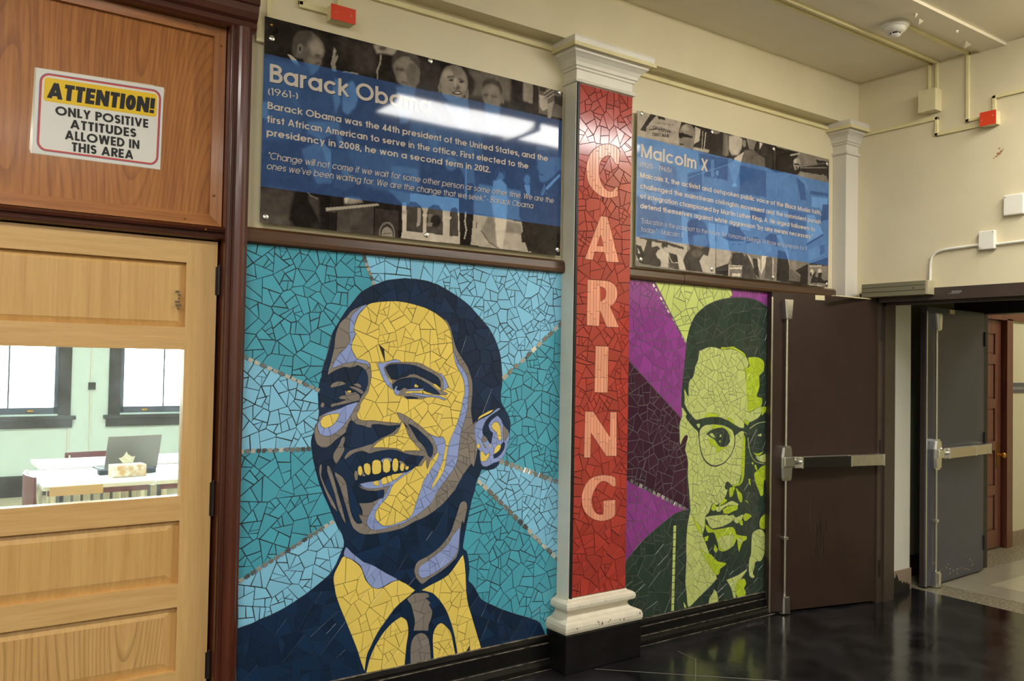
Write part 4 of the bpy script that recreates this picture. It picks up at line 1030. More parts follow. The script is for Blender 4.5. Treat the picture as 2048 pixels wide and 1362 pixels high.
def inset(p, lo, hi, rng):
    n = len(p); out = []
    if area2(p) < 0: p = p[::-1]
    for i in range(n):
        a = np.array(p[i-1]); b = np.array(p[i]); c = np.array(p[(i+1) % n])
        d1 = b-a; d2 = c-b; l1 = math.hypot(*d1); l2 = math.hypot(*d2)
        if l1 < 1e-7 or l2 < 1e-7: out.append(tuple(b)); continue
        n1 = np.array([-d1[1], d1[0]])/l1; n2 = np.array([-d2[1], d2[0]])/l2; m = n1+n2; l = math.hypot(*m)
        if l < 0.25: out.append(tuple(b+(n1-n2)*0)); continue
        m /= l; k = 1/max(0.45, float(m@n1)); g = rng.uniform(lo, hi); g = min(g, 0.3*min(l1, l2)+lo*0.6)
        out.append(tuple(b+m*g*k))
    return out
def collapse(p, d=0.0013):
    while len(p) > 3:
        n = len(p); k = min(range(n), key=lambda i: (p[i][0]-p[(i+1) % n][0])**2+(p[i][1]-p[(i+1) % n][1])**2); j = (k+1) % n
        if math.hypot(p[k][0]-p[j][0], p[k][1]-p[j][1]) > d: break
        q = ((p[k][0]+p[j][0])/2, (p[k][1]+p[j][1])/2); p = [q if i == k else p[i] for i in range(n) if i != j]
    return p
def simple(p):
    n = len(p)
    def cr(o, a, b): return (a[0]-o[0])*(b[1]-o[1])-(a[1]-o[1])*(b[0]-o[0])
    for i in range(n):
        a, b = p[i], p[(i+1) % n]
        for j in range(i+2, n):
            if i == 0 and j == n-1: continue
            c, d = p[j], p[(j+1) % n]
            if cr(a, b, c)*cr(a, b, d) < 0 and cr(c, d, a)*cr(c, d, b) < 0: return False
    return True
def safe_inset(p, lo, hi, rng):
    if area2(p) < 0: p = p[::-1]
    p = collapse(p); a0 = area2(p)
    for k in (1, .6, .35, .15):
        q = inset(p, lo*k, hi*k, rng)
        if area2(q) > 0.3*a0 and simple(q): return q
    return p
def tile_mb(mb, p, y, th, mi, rng, edge=0.0007, tilt=0.004):
    """p counter-clockwise outline (x, z); face towards -y at depth y-th"""
    n = len(p); cx = sum(q[0] for q in p)/n; cz = sum(q[1] for q in p)/n; ax, az = rng.normal(0, tilt, 2)
    ip = safe_inset(p, edge, edge, rng) if len(p) < 60 else p
    if len(ip) != n: ip = inset(p, edge*.3, edge*.3, rng)
    if not simple(ip): ip = p
    Y = lambda q: y-th+ax*(q[0]-cx)+az*(q[1]-cz)
    vs = [(q[0], y, q[1]) for q in p]+[(q[0], Y(q)+edge, q[1]) for q in p]+[(q[0], Y(q), q[1]) for q in ip]
    fs = [list(range(2*n, 3*n))]
    for i in range(n):
        j = (i+1) % n; fs.append((i, j, n+j, n+i)); fs.append((n+i, n+j, 2*n+j, 2*n+i))
    mb.add(vs, fs, mi)
def raw(mb, name, mats, parent):
    me = bpy.data.meshes.new(name); me.from_pydata(mb.v, [], mb.f)
    for m in mats: me.materials.append(m)
    me.polygons.foreach_set('material_index', mb.m); me.update()
    return link(name, me, parent)
def lay(tiles, plane, th, mats, parent, rng, limit=290, lo=0.0006, hi=0.0019, loby=None, only=None):
    """mats key -> list of materials; the largest tiles become parts, the rest one part of kind stuff"""
    good = []
    for k, p, holes, ar in tiles:
        if k not in mats: continue
        l_, h_ = (loby or {}).get(k, (lo, hi))
        s_ = min(1.0, math.sqrt(ar)/0.030); q = safe_inset(p, l_*s_, h_*s_, rng)
        if area2(q) < 2.5e-5: continue
        good.append((ar, k, q, holes))
    good.sort(key=lambda t: -t[0])
    allm = []
    for k in mats:
        for m in mats[k]:
            if m not in allm: allm.append(m)
    rest = MB()
    for i, (ar, k, q, holes) in enumerate(good):
        m = mats[k][rng.integers(len(mats[k]))]; t = th+rng.uniform(-0.0004, 0.0004)-(0.0011 if holes else 0)
        if i < limit and not holes:
            mb = MB(); tile_mb(mb, q, plane, t, 0, rng); raw(mb, 'tile', [m], parent)
        else: tile_mb(rest, q, plane, t, allm.index(m), rng, tilt=0.0 if holes else 0.004)
    if rest.v: tag(raw(rest, 'tile', allm, parent), kind='stuff')
    return len(good)
def mirror_strip(spec, plane, parent, mats, rng, name='mirror_tile', gap=0.10, y=0.0):
    a, b, wpx, n = spec[0:2], spec[2:4], spec[4], int(spec[5])
    pa = at(*a, 1, plane); pb = at(*b, 1, plane); A = np.array([pa[0], pa[2]]); B = np.array([pb[0], pb[2]])
    sc = np.linalg.norm(B-A)/math.hypot(b[0]-a[0], b[1]-a[1]); d = (B-A)/np.linalg.norm(B-A); nn = np.array([-d[1], d[0]])*wpx*sc/2; L = np.linalg.norm(B-A)
    bed = MB(); q = [A-nn*1.25, B-nn*1.25, B+nn*1.25, A+nn*1.25]
    bed.prism([tuple(t) for t in q], lambda u, v, t: (u, t, v), 0, plane, plane-0.0045-y); bed.build('grout_line', MT['grout'], parent)
    for i in range(n):
        s0 = L*(i+gap)/n; s1 = L*(i+1-gap)/n
        p = [tuple(A+d*s0-nn), tuple(A+d*s1-nn), tuple(A+d*s1+nn), tuple(A+d*s0+nn)]
        mb = MB(); tile_mb(mb, p, plane, 0.0062+y, 0, rng, tilt=0.05 if name == 'mirror_tile' else 0.004); raw(mb, name, [mats[rng.integers(len(mats))]], parent)
CEIL = 3.445; BEAM = 3.152
# ---------------------------------------------------------------- the shell
def struct(name, mb, m, parent=None): return tag(mb.build(name, m, parent), kind='structure')
WX = 5.19       # end wall
def floor_black():
    m = bpy.data.materials.new('black painted terrazzo floor'); m.use_nodes = True; nt = m.node_tree; N = nt.nodes; L = nt.links; p = N['Principled BSDF']
    tc = N.new('ShaderNodeTexCoord')
    n = N.new('ShaderNodeTexNoise'); n.inputs['Scale'].default_value = 3.2; n.inputs['Detail'].default_value = 7; n.inputs['Distortion'].default_value = 1.2; L.new(tc.outputs['Object'], n.inputs['Vector'])
    r = N.new('ShaderNodeValToRGB'); L.new(n.outputs[0], r.inputs[0]); r.color_ramp.elements[0].position = .35; r.color_ramp.elements[0].color = srgb(14, 14, 15); r.color_ramp.elements[1].position = .75; r.color_ramp.elements[1].color = srgb(46, 44, 45)
    v = N.new('ShaderNodeTexVoronoi'); v.inputs['Scale'].default_value = 9; L.new(tc.outputs['Object'], v.inputs['Vector'])
    vr = N.new('ShaderNodeValToRGB'); L.new(v.outputs['Distance'], vr.inputs[0]); vr.color_ramp.elements[0].position = .025; vr.color_ramp.elements[0].color = (1, 1, 1, 1); vr.color_ramp.elements[1].position = .035; vr.color_ramp.elements[1].color = (0, 0, 0, 1)
    n3 = N.new('ShaderNodeTexNoise'); n3.inputs['Scale'].default_value = 5; L.new(tc.outputs['Object'], n3.inputs['Vector']); g = N.new('ShaderNodeMath'); g.operation = 'GREATER_THAN'; g.inputs[1].default_value = .56; L.new(n3.outputs[0], g.inputs[0])
    mm = N.new('ShaderNodeMath'); mm.operation = 'MULTIPLY'; L.new(vr.outputs[0], mm.inputs[0]); L.new(g.outputs[0], mm.inputs[1])
    mx = N.new('ShaderNodeMixRGB'); L.new(mm.outputs[0], mx.inputs[0]); L.new(r.outputs[0], mx.inputs[1]); mx.inputs[2].default_value = srgb(150, 140, 122); L.new(mx.outputs[0], p.inputs['Base Color'])
    rr = N.new('ShaderNodeMapRange'); rr.inputs[3].default_value = .06; rr.inputs[4].default_value = .26; L.new(n.outputs[0], rr.inputs[0]); L.new(rr.outputs[0], p.inputs['Roughness'])
    n2 = N.new('ShaderNodeTexNoise'); n2.inputs['Scale'].default_value = 9; n2.inputs['Detail'].default_value = 3; L.new(tc.outputs['Object'], n2.inputs['Vector'])
    b = N.new('ShaderNodeBump'); b.inputs['Strength'].default_value = .12; b.inputs['Distance'].default_value = .01; L.new(n2.outputs[0], b.inputs['Height']); L.new(b.outputs[0], p.inputs['Normal'])
    return m
fl = struct('floor', MB().box(-6.2, 5.75, -6.7, .2, -.1, 0), floor_black())
# pale strips in the floor where divider lines show through the paint
ln = MB()
for a, b in (((1190,1338),(1560,1362)), ((1391,1318),(1391,1362)), ((1355,1302),(1391,1319))):
    p, q = at(*a, 2, 0), at(*b, 2, 0); ln.tube([(p[0],p[1],-.0008),(q[0],q[1],-.0008)], .0022, 6)
struct('divider_strip', ln, mat('worn divider strip', (112,104,96), .5), fl)
f2 = struct('floor', MB().box(5.75, 11, -6.7, 1.0, -.1, -.0005), MT['terr'])
struct('floor_field', MB().box(6.02, 10.9, -6.6, -.18, -.0005, .0005), MT['tileg'], f2)
struct('floor_field', MB().box(6.32, 10.8, -6.4, -.44, .0005, .0015), MT['tilef'], f2)
wb = MB()      # wall carrying the mosaics (0.15 thick), above and around the classroom doorway
wb.box(-6.2, -.02, 0, .15, 0, CEIL); wb.box(-.02, 1.06, .05, .15, 2.84, CEIL); wb.box(1.06, 5.35, 0, .15, 0, CEIL)
wback = struct('wall_back', wb, MT['wall'])
struct('ceiling', MB().box(-6.2, WX+.16, -6.7, .15, CEIL, CEIL+.1), MT['ceil'])
struct('trim_1', MB().box(-6.2, WX, -.1, 0, BEAM, CEIL), MT['wall'])     # beam over the mosaics
we = MB(); we.box(WX, WX+.16, -.21, .15, 0, CEIL); we.box(WX, WX+.16, -2.3, -.21, 2.03, CEIL); we.box(WX, WX+.16, -6.7, -2.3, 0, CEIL)
struct('wall_end', we, MT['wall'])
struct('wall_front', MB().box(-6.2, WX+.16, -6.8, -6.7, 0, CEIL), MT['wallw'])
struct('wall_left', MB().box(-6.3, -6.2, -6.7, .15, 0, CEIL), MT['wallw'])
# plaster strip and tape edge on the ceiling
cs = MB(); cs.box(1.2, WX, -1.045, -.90, CEIL-.018, CEIL)
struct('trim_2', cs, MT['ceil'])
fk = MB()
for x, y, s in ((4.35,-.965,.018),(4.45,-.93,.03),(4.74,-.99,.012),(4.98,-.915,.045)):
    fk.add([(x-s,y-s*.6,CEIL-.02),(x+s,y-s*.3,CEIL-.018),(x+s*.7,y+s*.5,CEIL-.034),(x-s*.5,y+s*.4,CEIL-.019)], [(0,1,2,3),(3,2,1,0)])
tag(fk.build('peeling_flake', MT['ceil'], bpy.data.objects['trim_2']), kind='structure')
# ---------------------------------------------------------------- columns
def ring_loft(mb, x0, x1, yb, yf, prof, mi=0, right=True):
    """prof (overhang, z) lofted round three sides of a pilaster (front at yf, wall at yb)"""
    vs = []; n = len(prof)
    for o, z in prof: vs += [(x0-o, yb, z), (x0-o, yf-o, z), (x1+(o if right else 0), yf-o, z), (x1+(o if right else 0), yb, z)]
    fs = []
    for i in range(n-1):
        for j in range(4): fs.append((i*4+j, i*4+(j+1) % 4, i*4+4+(j+1) % 4, i*4+4+j))
    fs.append((3,2,1,0)); fs.append((4*n-4, 4*n-3, 4*n-2, 4*n-1)); mb.add(vs, fs, mi)
CAP = [(0,2.945),(.012,2.947),(.016,2.956),(.010,2.965),(0,2.968),(0,3.012),(.010,3.014),(.012,3.024),(.020,3.028),(.022,3.036),(.024,3.044),(.034,3.062),(.050,3.076),(.060,3.082),(.062,3.092),(.068,3.094),(.070,3.112),(.080,3.116),(.082,3.140),(.078,3.1515)]
col = empty('mosaic_column', (2.92, -.05, 0), label='white wall column faced with red broken-tile mosaic spelling CARING', cat='column')
col.matrix_world = Matrix.Translation((2.92, -.05, 0)); OFF = Matrix.Translation((-2.92, .05, 0))
def under(o, p, off):  # keep world coordinates under a moved parent
    o.parent = p; o.matrix_parent_inverse = off; return o
b = MB(); b.box(2.722, 3.108, -.098, 0, .345, 2.946); under(b.build('shaft', MT['white']), col, OFF)
b = MB(); ring_loft(b, 2.722, 3.108, 0, -.1, CAP); under(b.build('capital', MT['white']), col, OFF)
b = MB(); ring_loft(b, 2.722, 3.108, 0, -.1, [(.055,.186),(.062,.192),(.066,.205),(.066,.222),(.060,.238),(.046,.246),(.030,.250),(.014,.262),(.008,.276),(.014,.288),(.030,.293),(.038,.300),(.040,.314),(.036,.328),(.024,.336),(.008,.340),(.004,.347)]); under(b.build('base', mat('chipped cream base paint', (224,216,194), .35, var=.05, vscale=20)), col, OFF)
b = MB(); rs = random.Random(5)
for i in range(26):
    x = rs.uniform(2.70, 3.16); zc = rs.choice((.212, .225, .312)); s = rs.uniform(.0015, .005)
    b.box(x, x+s*rs.uniform(.6, 2.4), -.1665 if zc < .3 else -.1405, -.15 if zc < .3 else -.13, zc+rs.uniform(-.006, .006), zc+s+rs.uniform(-.003, .004))
under(b.build('chip', mat('grimy chip', (92, 74, 62), .7)), col, OFF)['kind'] = 'stuff'
b = MB(); b.box(2.662, 3.168, -.162, 0, 0, .188, b=.006); under(b.build('plinth', MT['blackp']), col, OFF)
b = MB(); b.box(2.7275, 2.7415, -.1065, -.098, .345, 2.944); under(b.build('edge_seal', MT['black']), col, OFF)
pil = MB(); pil.box(5.052, WX, -.1, 0, 0, 2.946); ring_loft(pil, 5.052, WX, 0, -.1, CAP, right=False)
struct('trim_3', pil, MT['pilaster'])
# ---------------------------------------------------------------- baseboards and picture rails
def base(name, x0, x1, z, label=None):
    prof = [(0,z),(-.008,z+.002),(-.018,z-.006),(-.021,z-.02),(-.018,z-.026),(-.026,z-.030),(-.028,z-.036),(-.028,.05),(-.034,.046),(-.046,.040),(-.052,.024),(-.053,0),(0,0)]
    b = MB(); b.prism(prof, lambda u, v, t: (t, u, v), 0, x0, x1)
    o = struct(name, b, MT['blackp'])
    e = MB(); e.box(x0, x1, -.017, -.004, z+.0005, z+.0035); e.box(x0, x1, -.0288, -.0262, z-.036, z-.032); e.box(x0, x1, -.0362, -.033, .0445, .0475); e.box(x0, x1, -.058, -.053, 0, .0012)
    struct('worn_edge', e, MT['scuff'], o); return o
base('baseboard_back', 1.09, 2.663, .155); base('baseboard_back', 3.167, 5.052, .128)
def rail(x0, x1, z0, z1):
    b = MB(); b.prism([(0,z0),(-.026,z0),(-.032,z0+.006),(-.034,z0+.02),(-.030,z1-.012),(-.022,z1-.004),(-.016,z1),(0,z1)], lambda u, v, t: (t, u, v), 0, x0, x1); return b
struct('trim_4', rail(1.09, 2.722, 1.981, 2.046), MT['rail'])
t5 = struct('trim_5', rail(3.11, 3.596, 1.985, 2.048), MT['rail']); struct('rail_length', rail(3.600, 5.052, 1.985, 2.05), MT['rail'], t5)
# ---------------------------------------------------------------- mosaics
def ceram(name, c, n=4, spread=.05, rough=.16):
    rg = random.Random(name); out = []
    for i in range(n):
        k = 1+spread*(2*i/(n-1)-1) if n > 1 else 1
        out.append(mat('%s glaze %d' % (name, i), tuple(min(255, v*k) for v in c), rough, spec=.5, coat=0.0))
    return out
PAL_A = dict(teal=ceram('teal', (80,170,192), 4, .03), light=ceram('light blue', (138,206,238), 4, .025), navy=ceram('navy', (22,46,76), 4, .12, .2), gray=ceram('taupe', (140,132,124), 3, .03), blue=ceram('periwinkle', (150,168,222), 3, .025),
    yellow=ceram('yellow', (244,216,108), 4, .02)); PAL_A['grayb'] = PAL_A['grayc'] = PAL_A['gray']; PAL_A['tooth'] = PAL_A['toothb'] = PAL_A['toothc'] = PAL_A['yellow']
PAL_B = dict(base=ceram('purple', (146,66,142), 4, .04), lime=ceram('pale lime', (198,212,118), 3, .025), leaf=ceram('pale green', (196,208,122), 4, .025), bright=ceram('bright lime', (182,204,48), 3, .03), maroon=ceram('maroon', (66,34,52), 3, .06), moss=ceram('dark green', (50,66,54), 4, .06, .2))
MIRROR = [mat('mirror %d' % i, c, .08, .75) for i, c in enumerate(((236,238,236), (200,202,204), (150,152,154)))]
def layers(text, base='base'):
    out = [('base', None)]
    for l in text.strip().split('\n'):
        k, s, r = l.split(' ', 2); out.append((k, curve(parse(r, 0.0), s == 's')))
    return out
rng = np.random.default_rng(11)
def mural(name, rect, L, sizes, pal, label, bed, lo, hi, loby=None, limit=290):
    cx = (rect[0]+rect[1])/2
    o = empty(name, (cx, 0, rect[2]), label=label, cat='mosaic'); off = Matrix.Translation((-cx, 0, -rect[2]))
    b = MB(); b.box(rect[0], rect[1], -.0056, 0, rect[2], rect[3]); under(b.build('grout_bed', bed), o, off)
    n0 = set(bpy.data.objects)
    tiles = build_tiles(rect, L, sizes, rng)
    n = lay(tiles, 0.0, .0072, pal, o, rng, limit=limit, lo=lo, hi=hi, loby=loby)
    print(name, 'tiles', n)
    return o, off, n0
def fix(o, off, n0):
    for c in o.children:
        if c.name not in n0: c.matrix_parent_inverse = off
RA = (1.085, 2.735, .155, 1.981)
LA = layers(MURAL_A); LA[0] = ('base', None)
PAL_A['base'] = PAL_A['teal']
LA = [(k if k != 'grayb' and k != 'grayc' else 'gray', p) for k, p in LA]
oa, offa, n0 = mural('mosaic_mural', RA, LA, {'*': .040, 'base': .050, 'light': .048, 'navy': .060, 'gray': .044, 'blue': .042, 'yellow': .050, 'tooth': None, 'toothb': None, 'toothc': None}, PAL_A,
    'large mosaic portrait of a smiling man in blue and yellow on teal rays', MT['grout'], .0006, .0027, {'toothb': (.001, .0014), 'toothc': (.001, .0014), 'navy': (.0003, .0011), 'gray': (.0004, .0011), 'blue': (.0004, .0011), 'tooth': (.001, .0014), 'yellow': (.0005, .0015)})
for s in STRIPS_A.split('|'):
    v = [float(t) for t in s.replace(',', ' ').split()]; mirror_strip(v, 0.0, oa, MIRROR, rng, y=.002)
for c in oa.children: c.matrix_parent_inverse = offa
RB = (3.06, 5.05, .130, 1.985)
LB = layers(MURAL_B)
def thick(line):
    k, w_, r = line.split(' ', 2); P = [(a, b) for a, b, c in parse(r, 0.0)]; z = r.split()[0]; wd = float(w_)/CROP[z][2]*.0033
    sm = curve([(a, b, False) for a, b in P], True); sm = sm[:len(sm)-0]
    # keep the open part of the smoothed chain only
    end = min(range(len(sm)), key=lambda i: (sm[i][0]-P[-1][0])**2+(sm[i][1]-P[-1][1])**2); q = strip(sm[:end+1], wd)
    left = [t[0] for t in q]+[q[-1][3]]; right = [t[1] for t in q]+[q[-1][2]]
    return (k, [tuple(map(float, t)) for t in left+right[::-1]])
LB += [thick(l) for l in LINES_B.strip().split('\n')]
ob, offb, n0 = mural('mosaic_mural', RB, LB, {'*': .034, 'base': .058, 'lime': .058, 'leaf': .046, 'bright': .036, 'maroon': .06, 'moss': .062}, PAL_B,
    'mosaic portrait of a man in round glasses in lime and dark green on purple', MT['groutb'], .0006, .0026, {'maroon': (.0010, .0034), 'moss': (.0007, .0024), 'bright': (.0004, .0012), 'leaf': (.0005, .0020)})
for s in STRIPS_B.split('|'):
    v = [float(t) for t in s.replace(',', ' ').split()]; mirror_strip(v, 0.0, ob, MIRROR, rng, gap=.16, y=.002)
v = [float(t) for t in DASH_B.replace(',', ' ').split()]; mirror_strip(v, 0.0, ob, PAL_B['leaf'], rng, name='square_tile', gap=.05, y=.002)
for c in ob.children: c.matrix_parent_inverse = offb
# column face: red crackle with slatted letters
YC = -.098
RC = (2.741, 3.106, .349, 2.942)
def letter_layers():
    out = [('base', None)]
    for l in LETTERS.strip().split('\n'):
        shp, z = l.split('|')
        for i, part in enumerate(shp.split(';')):
            pts = parse(z+' '+part, YC-.006); out.append(('slat' if i == 0 else 'base2', curve(pts, True)))
    return out
LC = letter_layers()
RED = ceram('brick red', (172,60,50), 4, .05, .14); SAL = ceram('salmon', (236,160,128), 3, .03, .2)
b = MB(); b.box(RC[0], RC[1], YC-.0035, YC, RC[2], RC[3]); under(b.build('grout_bed', MT['grout']), col, OFF)
tl = build_tiles(RC, LC, {'*': .050, 'base': .052, 'base2': .05, 'slat': None}, rng)
slat = [t for t in tl if t[0] == 'slat']; red = [t for t in tl if t[0] != 'slat']
print('column', lay(red, YC, .0072, {'base': RED, 'base2': RED}, col, rng, limit=200, lo=.0006, hi=.0022))
ns = 0
for k, p, holes, ar in slat:      # slice each letter into upright slats with staggered breaks
    xs = [q[0] for q in p]; x = min(xs); W = .0205; lets = []
    # convex slicing would lose counters, so slice the constrained triangulation of outline + cuts
    vs = [Vector(q) for q in p]; ed = [(i, (i+1) % len(p)) for i in range(len(p))]
    for h in holes:
        kk = len(vs); vs += [Vector(q) for q in h]; ed += [(kk+i, kk+(i+1) % len(h)) for i in range(len(h))]
    z0_, z1_ = min(q[1] for q in p), max(q[1] for q in p); nC = int((max(xs)-x)/W)+1; br = []
    for i in range(nC):
        kk = len(vs); X_ = x+(i+1)*W; vs += [Vector((X_, z0_-.01)), Vector((X_, z1_+.01))]; ed.append((kk, kk+1))
        zb = z0_+rng.uniform(.04, .13); bb = []
        while zb < z1_-.02:
            bb.append(zb); kk = len(vs); vs += [Vector((X_-W, zb)), Vector((X_, zb))]; ed.append((kk, kk+1)); zb += rng.uniform(.10, .2)
        br.append(bb)
    V2, _, F2, _, _, _ = delaunay_2d_cdt(vs, ed, [], 0, 1e-6)
    grp = {}
    for f in F2:
        c = sum((V2[i] for i in f), Vector((0, 0)))/3
        cx_, cz_ = np.array([c[0]]), np.array([c[1]])
        if not inside(p, cx_, cz_)[0] or any(inside(h, cx_, cz_)[0] for h in holes): continue
        i = int((c[0]-x)/W); j = sum(1 for t in br[min(i, nC-1)] if c[1] > t); grp.setdefault((i, j), []).append(tuple(f))
    for g in grp.values():
        # split into connected bits
        left = list(g)
        while left:
            comp = [left.pop()]; ch = True
            while ch:
                ch = False
                for f in left[:]:
                    if any(len(set(f) & set(q)) == 2 for q in comp): comp.append(f); left.remove(f); ch = True
            de = set()
            for f in comp:
                a_, b_, c_ = (V2[i] for i in f)
                if (b_-a_).cross(c_-a_) < 0: f = f[::-1]
                for q in range(3):
                    e = (f[q], f[(q+1) % 3])
                    if (e[1], e[0]) in de: de.remove((e[1], e[0]))
                    else: de.add(e)
            nx_ = dict(de); s_ = next(iter(nx_)); lp = [s_]; cur = nx_.pop(s_)
            while cur != s_ and cur in nx_: lp.append(cur); cur = nx_.pop(cur)
            q = simplify([tuple(V2[i]) for i in lp])
            if abs(area2(q)) < 2e-5: continue
            q2 = safe_inset(q, .0006, .0008, rng)
            if area2(q2) < 1e-5: continue
            mb = MB(); tile_mb(mb, q2, YC, .0076, 0, rng, tilt=.002); raw(mb, 'letter_tile', [SAL[rng.integers(3)]], col); ns += 1
print('slats', ns)
for c in col.children: c.matrix_parent_inverse = OFF
# ---------------------------------------------------------------- the two printed acrylic panels
def hexcol(a, t0, t1): return [x+(y-x)*a for x, y in zip(t0, t1)]
def blur(a, r):
    if r < 1: return a
    for ax in (0, 1):
        for _ in range(2):
            k = int(r); p = np.pad(a, [(k+1, k) if i == ax else (0, 0) for i in (0, 1)], mode='edge'); c = np.cumsum(p, axis=ax)
            a = (np.take(c, range(2*k+1, c.shape[ax]), axis=ax)-np.take(c, range(0, c.shape[ax]-2*k-1), axis=ax))/(2*k+1)
    return a
def poster(name, label, quad, y, paint, band, tone, bolts, res, seed):
    x0, x1, z0, z1 = quad
    o = empty(name, ((x0+x1)/2, y, z0), label=label, cat='poster'); off = Matrix.Translation((-(x0+x1)/2, -y, -z0))
    nx, nz = int((x1-x0)/res), int((z1-z0)/res); xs = x0+(np.arange(nx+1))*(x1-x0)/nx; zs = z0+np.arange(nz+1)*(z1-z0)/nz; X, Z = np.meshgrid(xs, zs)
    g = np.full(X.shape, .15)
    for l in paint.strip().split('\n'):
        t = l.split(); sh, bl, kd = float(t[0]), float(t[1]), t[2]; w_ = None; i = 3
        if kd == 'l': w_ = float(t[3]); i = 4
        zk = t[i]; S = .0033/CROP[zk][2]
        nums = [tuple(map(float, q.split(','))) for q in t[i+1:]]
        if kd == 'o':
            (cx, cy), (rx, ry) = nums; pts = [(cx+rx*math.cos(a), cy+ry*math.sin(a)) for a in np.linspace(0, 2*math.pi, 28)[:-1]]
        else: pts = nums
        P = [(lambda q: (q[0], q[2]))(at(CROP[zk][0]+a/CROP[zk][2], CROP[zk][1]+b/CROP[zk][2], 1, y)) for a, b in pts]
        polys = [P] if kd != 'l' else [[tuple(map(float, q)) for q in qd] for qd in strip(P, w_*S)]
        allp = np.array([q for p_ in polys for q in p_]); br_ = bl*S/(x1-x0)*nx; pad = int(br_*2)+2
        i0 = max(0, int((allp[:, 0].min()-x0)/(x1-x0)*nx)-pad); i1 = min(nx+1, int((allp[:, 0].max()-x0)/(x1-x0)*nx)+pad+2)
        j0 = max(0, int((allp[:, 1].min()-z0)/(z1-z0)*nz)-pad); j1 = min(nz+1, int((allp[:, 1].max()-z0)/(z1-z0)*nz)+pad+2)
        if i1 <= i0 or j1 <= j0: continue
        m = np.zeros((j1-j0, i1-i0))
        for p_ in polys: m = np.maximum(m, inside(p_, X[j0:j1, i0:i1], Z[j0:j1, i0:i1]))
        m = blur(m, max(br_, .0) if br_ >= 1 else 0)
        g[j0:j1, i0:i1] = g[j0:j1, i0:i1]*(1-m)+sh*m
    rg = np.random.default_rng(seed)
    for k, amp in ((2, .035), (6, .03)): g = g+blur(rg.normal(0, 1, g.shape), k)*amp*(1.6*k)
    g = np.clip(g, .05, .95)
    B = [(lambda q: (q[0], q[2]))(at(*p_, 1, y)) for p_ in band]
    top = B[0][1]+(X-B[0][0])/(B[1][0]-B[0][0])*(B[1][1]-B[0][1]); bot = B[3][1]+(X-B[3][0])/(B[2][0]-B[3][0])*(B[2][1]-B[3][1])
    inb = (Z < top) & (Z > bot)
    dk, lt = [np.array(c_)/255 for c_ in tone]
    warm0, warm1 = np.array((30, 25, 24))/255, np.array((228, 214, 192))/255
    k = (g[..., None]-.08)/.84
    c = np.where(inb[..., None], dk+(lt-dk)*np.clip(k, 0, 1.1), warm0+(warm1-warm0)*k); c = np.clip(c, 0, 1)
    lin = np.where(c > .04045, ((c+.055)/1.055)**2.4, c/12.92)
    me = bpy.data.meshes.new('print'); nv = (nx+1)*(nz+1)
    co = np.stack([X, np.full(X.shape, y), Z], -1).reshape(-1, 3); me.vertices.add(nv); me.vertices.foreach_set('co', co.ravel())
    ii, jj = np.meshgrid(np.arange(nx), np.arange(nz)); a = (jj*(nx+1)+ii).ravel(); q = np.stack([a, a+1, a+nx+2, a+nx+1], 1)
    me.loops.add(q.size); me.loops.foreach_set('vertex_index', q.ravel()); me.polygons.add(len(q)); me.polygons.foreach_set('loop_start', np.arange(0, q.size, 4)); me.polygons.foreach_set('loop_total', np.full(len(q), 4))
    me.update(calc_edges=True)
    ca = me.color_attributes.new('ink', 'FLOAT_COLOR', 'POINT'); ca.data.foreach_set('color', np.concatenate([lin, np.ones(lin.shape[:2]+(1,))], -1).reshape(-1))
    m = bpy.data.materials.get('photographic print') or None
    if m is None:
        m = bpy.data.materials.new('photographic print'); m.use_nodes = True; p = m.node_tree.nodes['Principled BSDF']; p.inputs['Roughness'].default_value = .05; p.inputs['Specular IOR Level'].default_value = .34
        a_ = m.node_tree.nodes.new('ShaderNodeVertexColor'); a_.layer_name = 'ink'; m.node_tree.links.new(a_.outputs[0], p.inputs['Base Color'])
        tc = m.node_tree.nodes.new('ShaderNodeTexCoord'); n = m.node_tree.nodes.new('ShaderNodeTexNoise'); n.inputs['Scale'].default_value = 1.6; n.inputs['Detail'].default_value = 0; m.node_tree.links.new(tc.outputs['Object'], n.inputs['Vector'])
        b_ = m.node_tree.nodes.new('ShaderNodeBump'); b_.inputs['Strength'].default_value = .18; b_.inputs['Distance'].default_value = .02; m.node_tree.links.new(n.outputs[0], b_.inputs['Height']); m.node_tree.links.new(b_.outputs[0], p.inputs['Normal'])
    me.materials.append(m); under(link('printed_photo_montage', me), o, off)
    s = MB(); s.box(x0, x1, y+.0005, y+.006, z0, z1); under(s.build('acrylic_sheet', mat('acrylic edge', (150,158,150), .15)), o, off)
    for i, (px, py) in enumerate(bolts):
        p = at(px, py, 1, y); bm_ = MB(); bm_.lathe([(.0, -.0075), (.010, -.007), (.0125, -.005), (.0125, 0)], (p[0], y, p[2]), 'y', 18)
        under(bm_.build('standoff_cap', MT['chrome']), o, off)
        bm_ = MB(); bm_.lathe([(.008, .006), (.008, -y-.0002)], (p[0], y, p[2]), 'y', 12); under(bm_.build('standoff_barrel', MT['chrome']), o, off)
    return o, off
def ptext(o, off, y, s, a, b, cap_px, wt, m=None, sc=.0033, shear=0, shadow=.0, **k):
    pa, pb = at(*a, 1, y), at(*b, 1, y)
    top = at(a[0], a[1]-cap_px, 1, y); cap = (top-pa)[2]
    f = lambda dy: (lambda u, v: (u+(shadow if dy < .0004 else 0), y-dy, v-(shadow if dy < .0004 else 0)))
    if shadow: under(text_on('lettering_shadow', s, (pa[0], pa[2]), (pb[0], pb[2]), cap, wt, f(.0003), MT['shadowp'], None, shear, **k), o, off)
    return under(text_on('lettering', s, (pa[0], pa[2]), (pb[0], pb[2]), cap, wt, f(.0009), m or MT['textw'], None, shear, **k), o, off)
YP = -.030
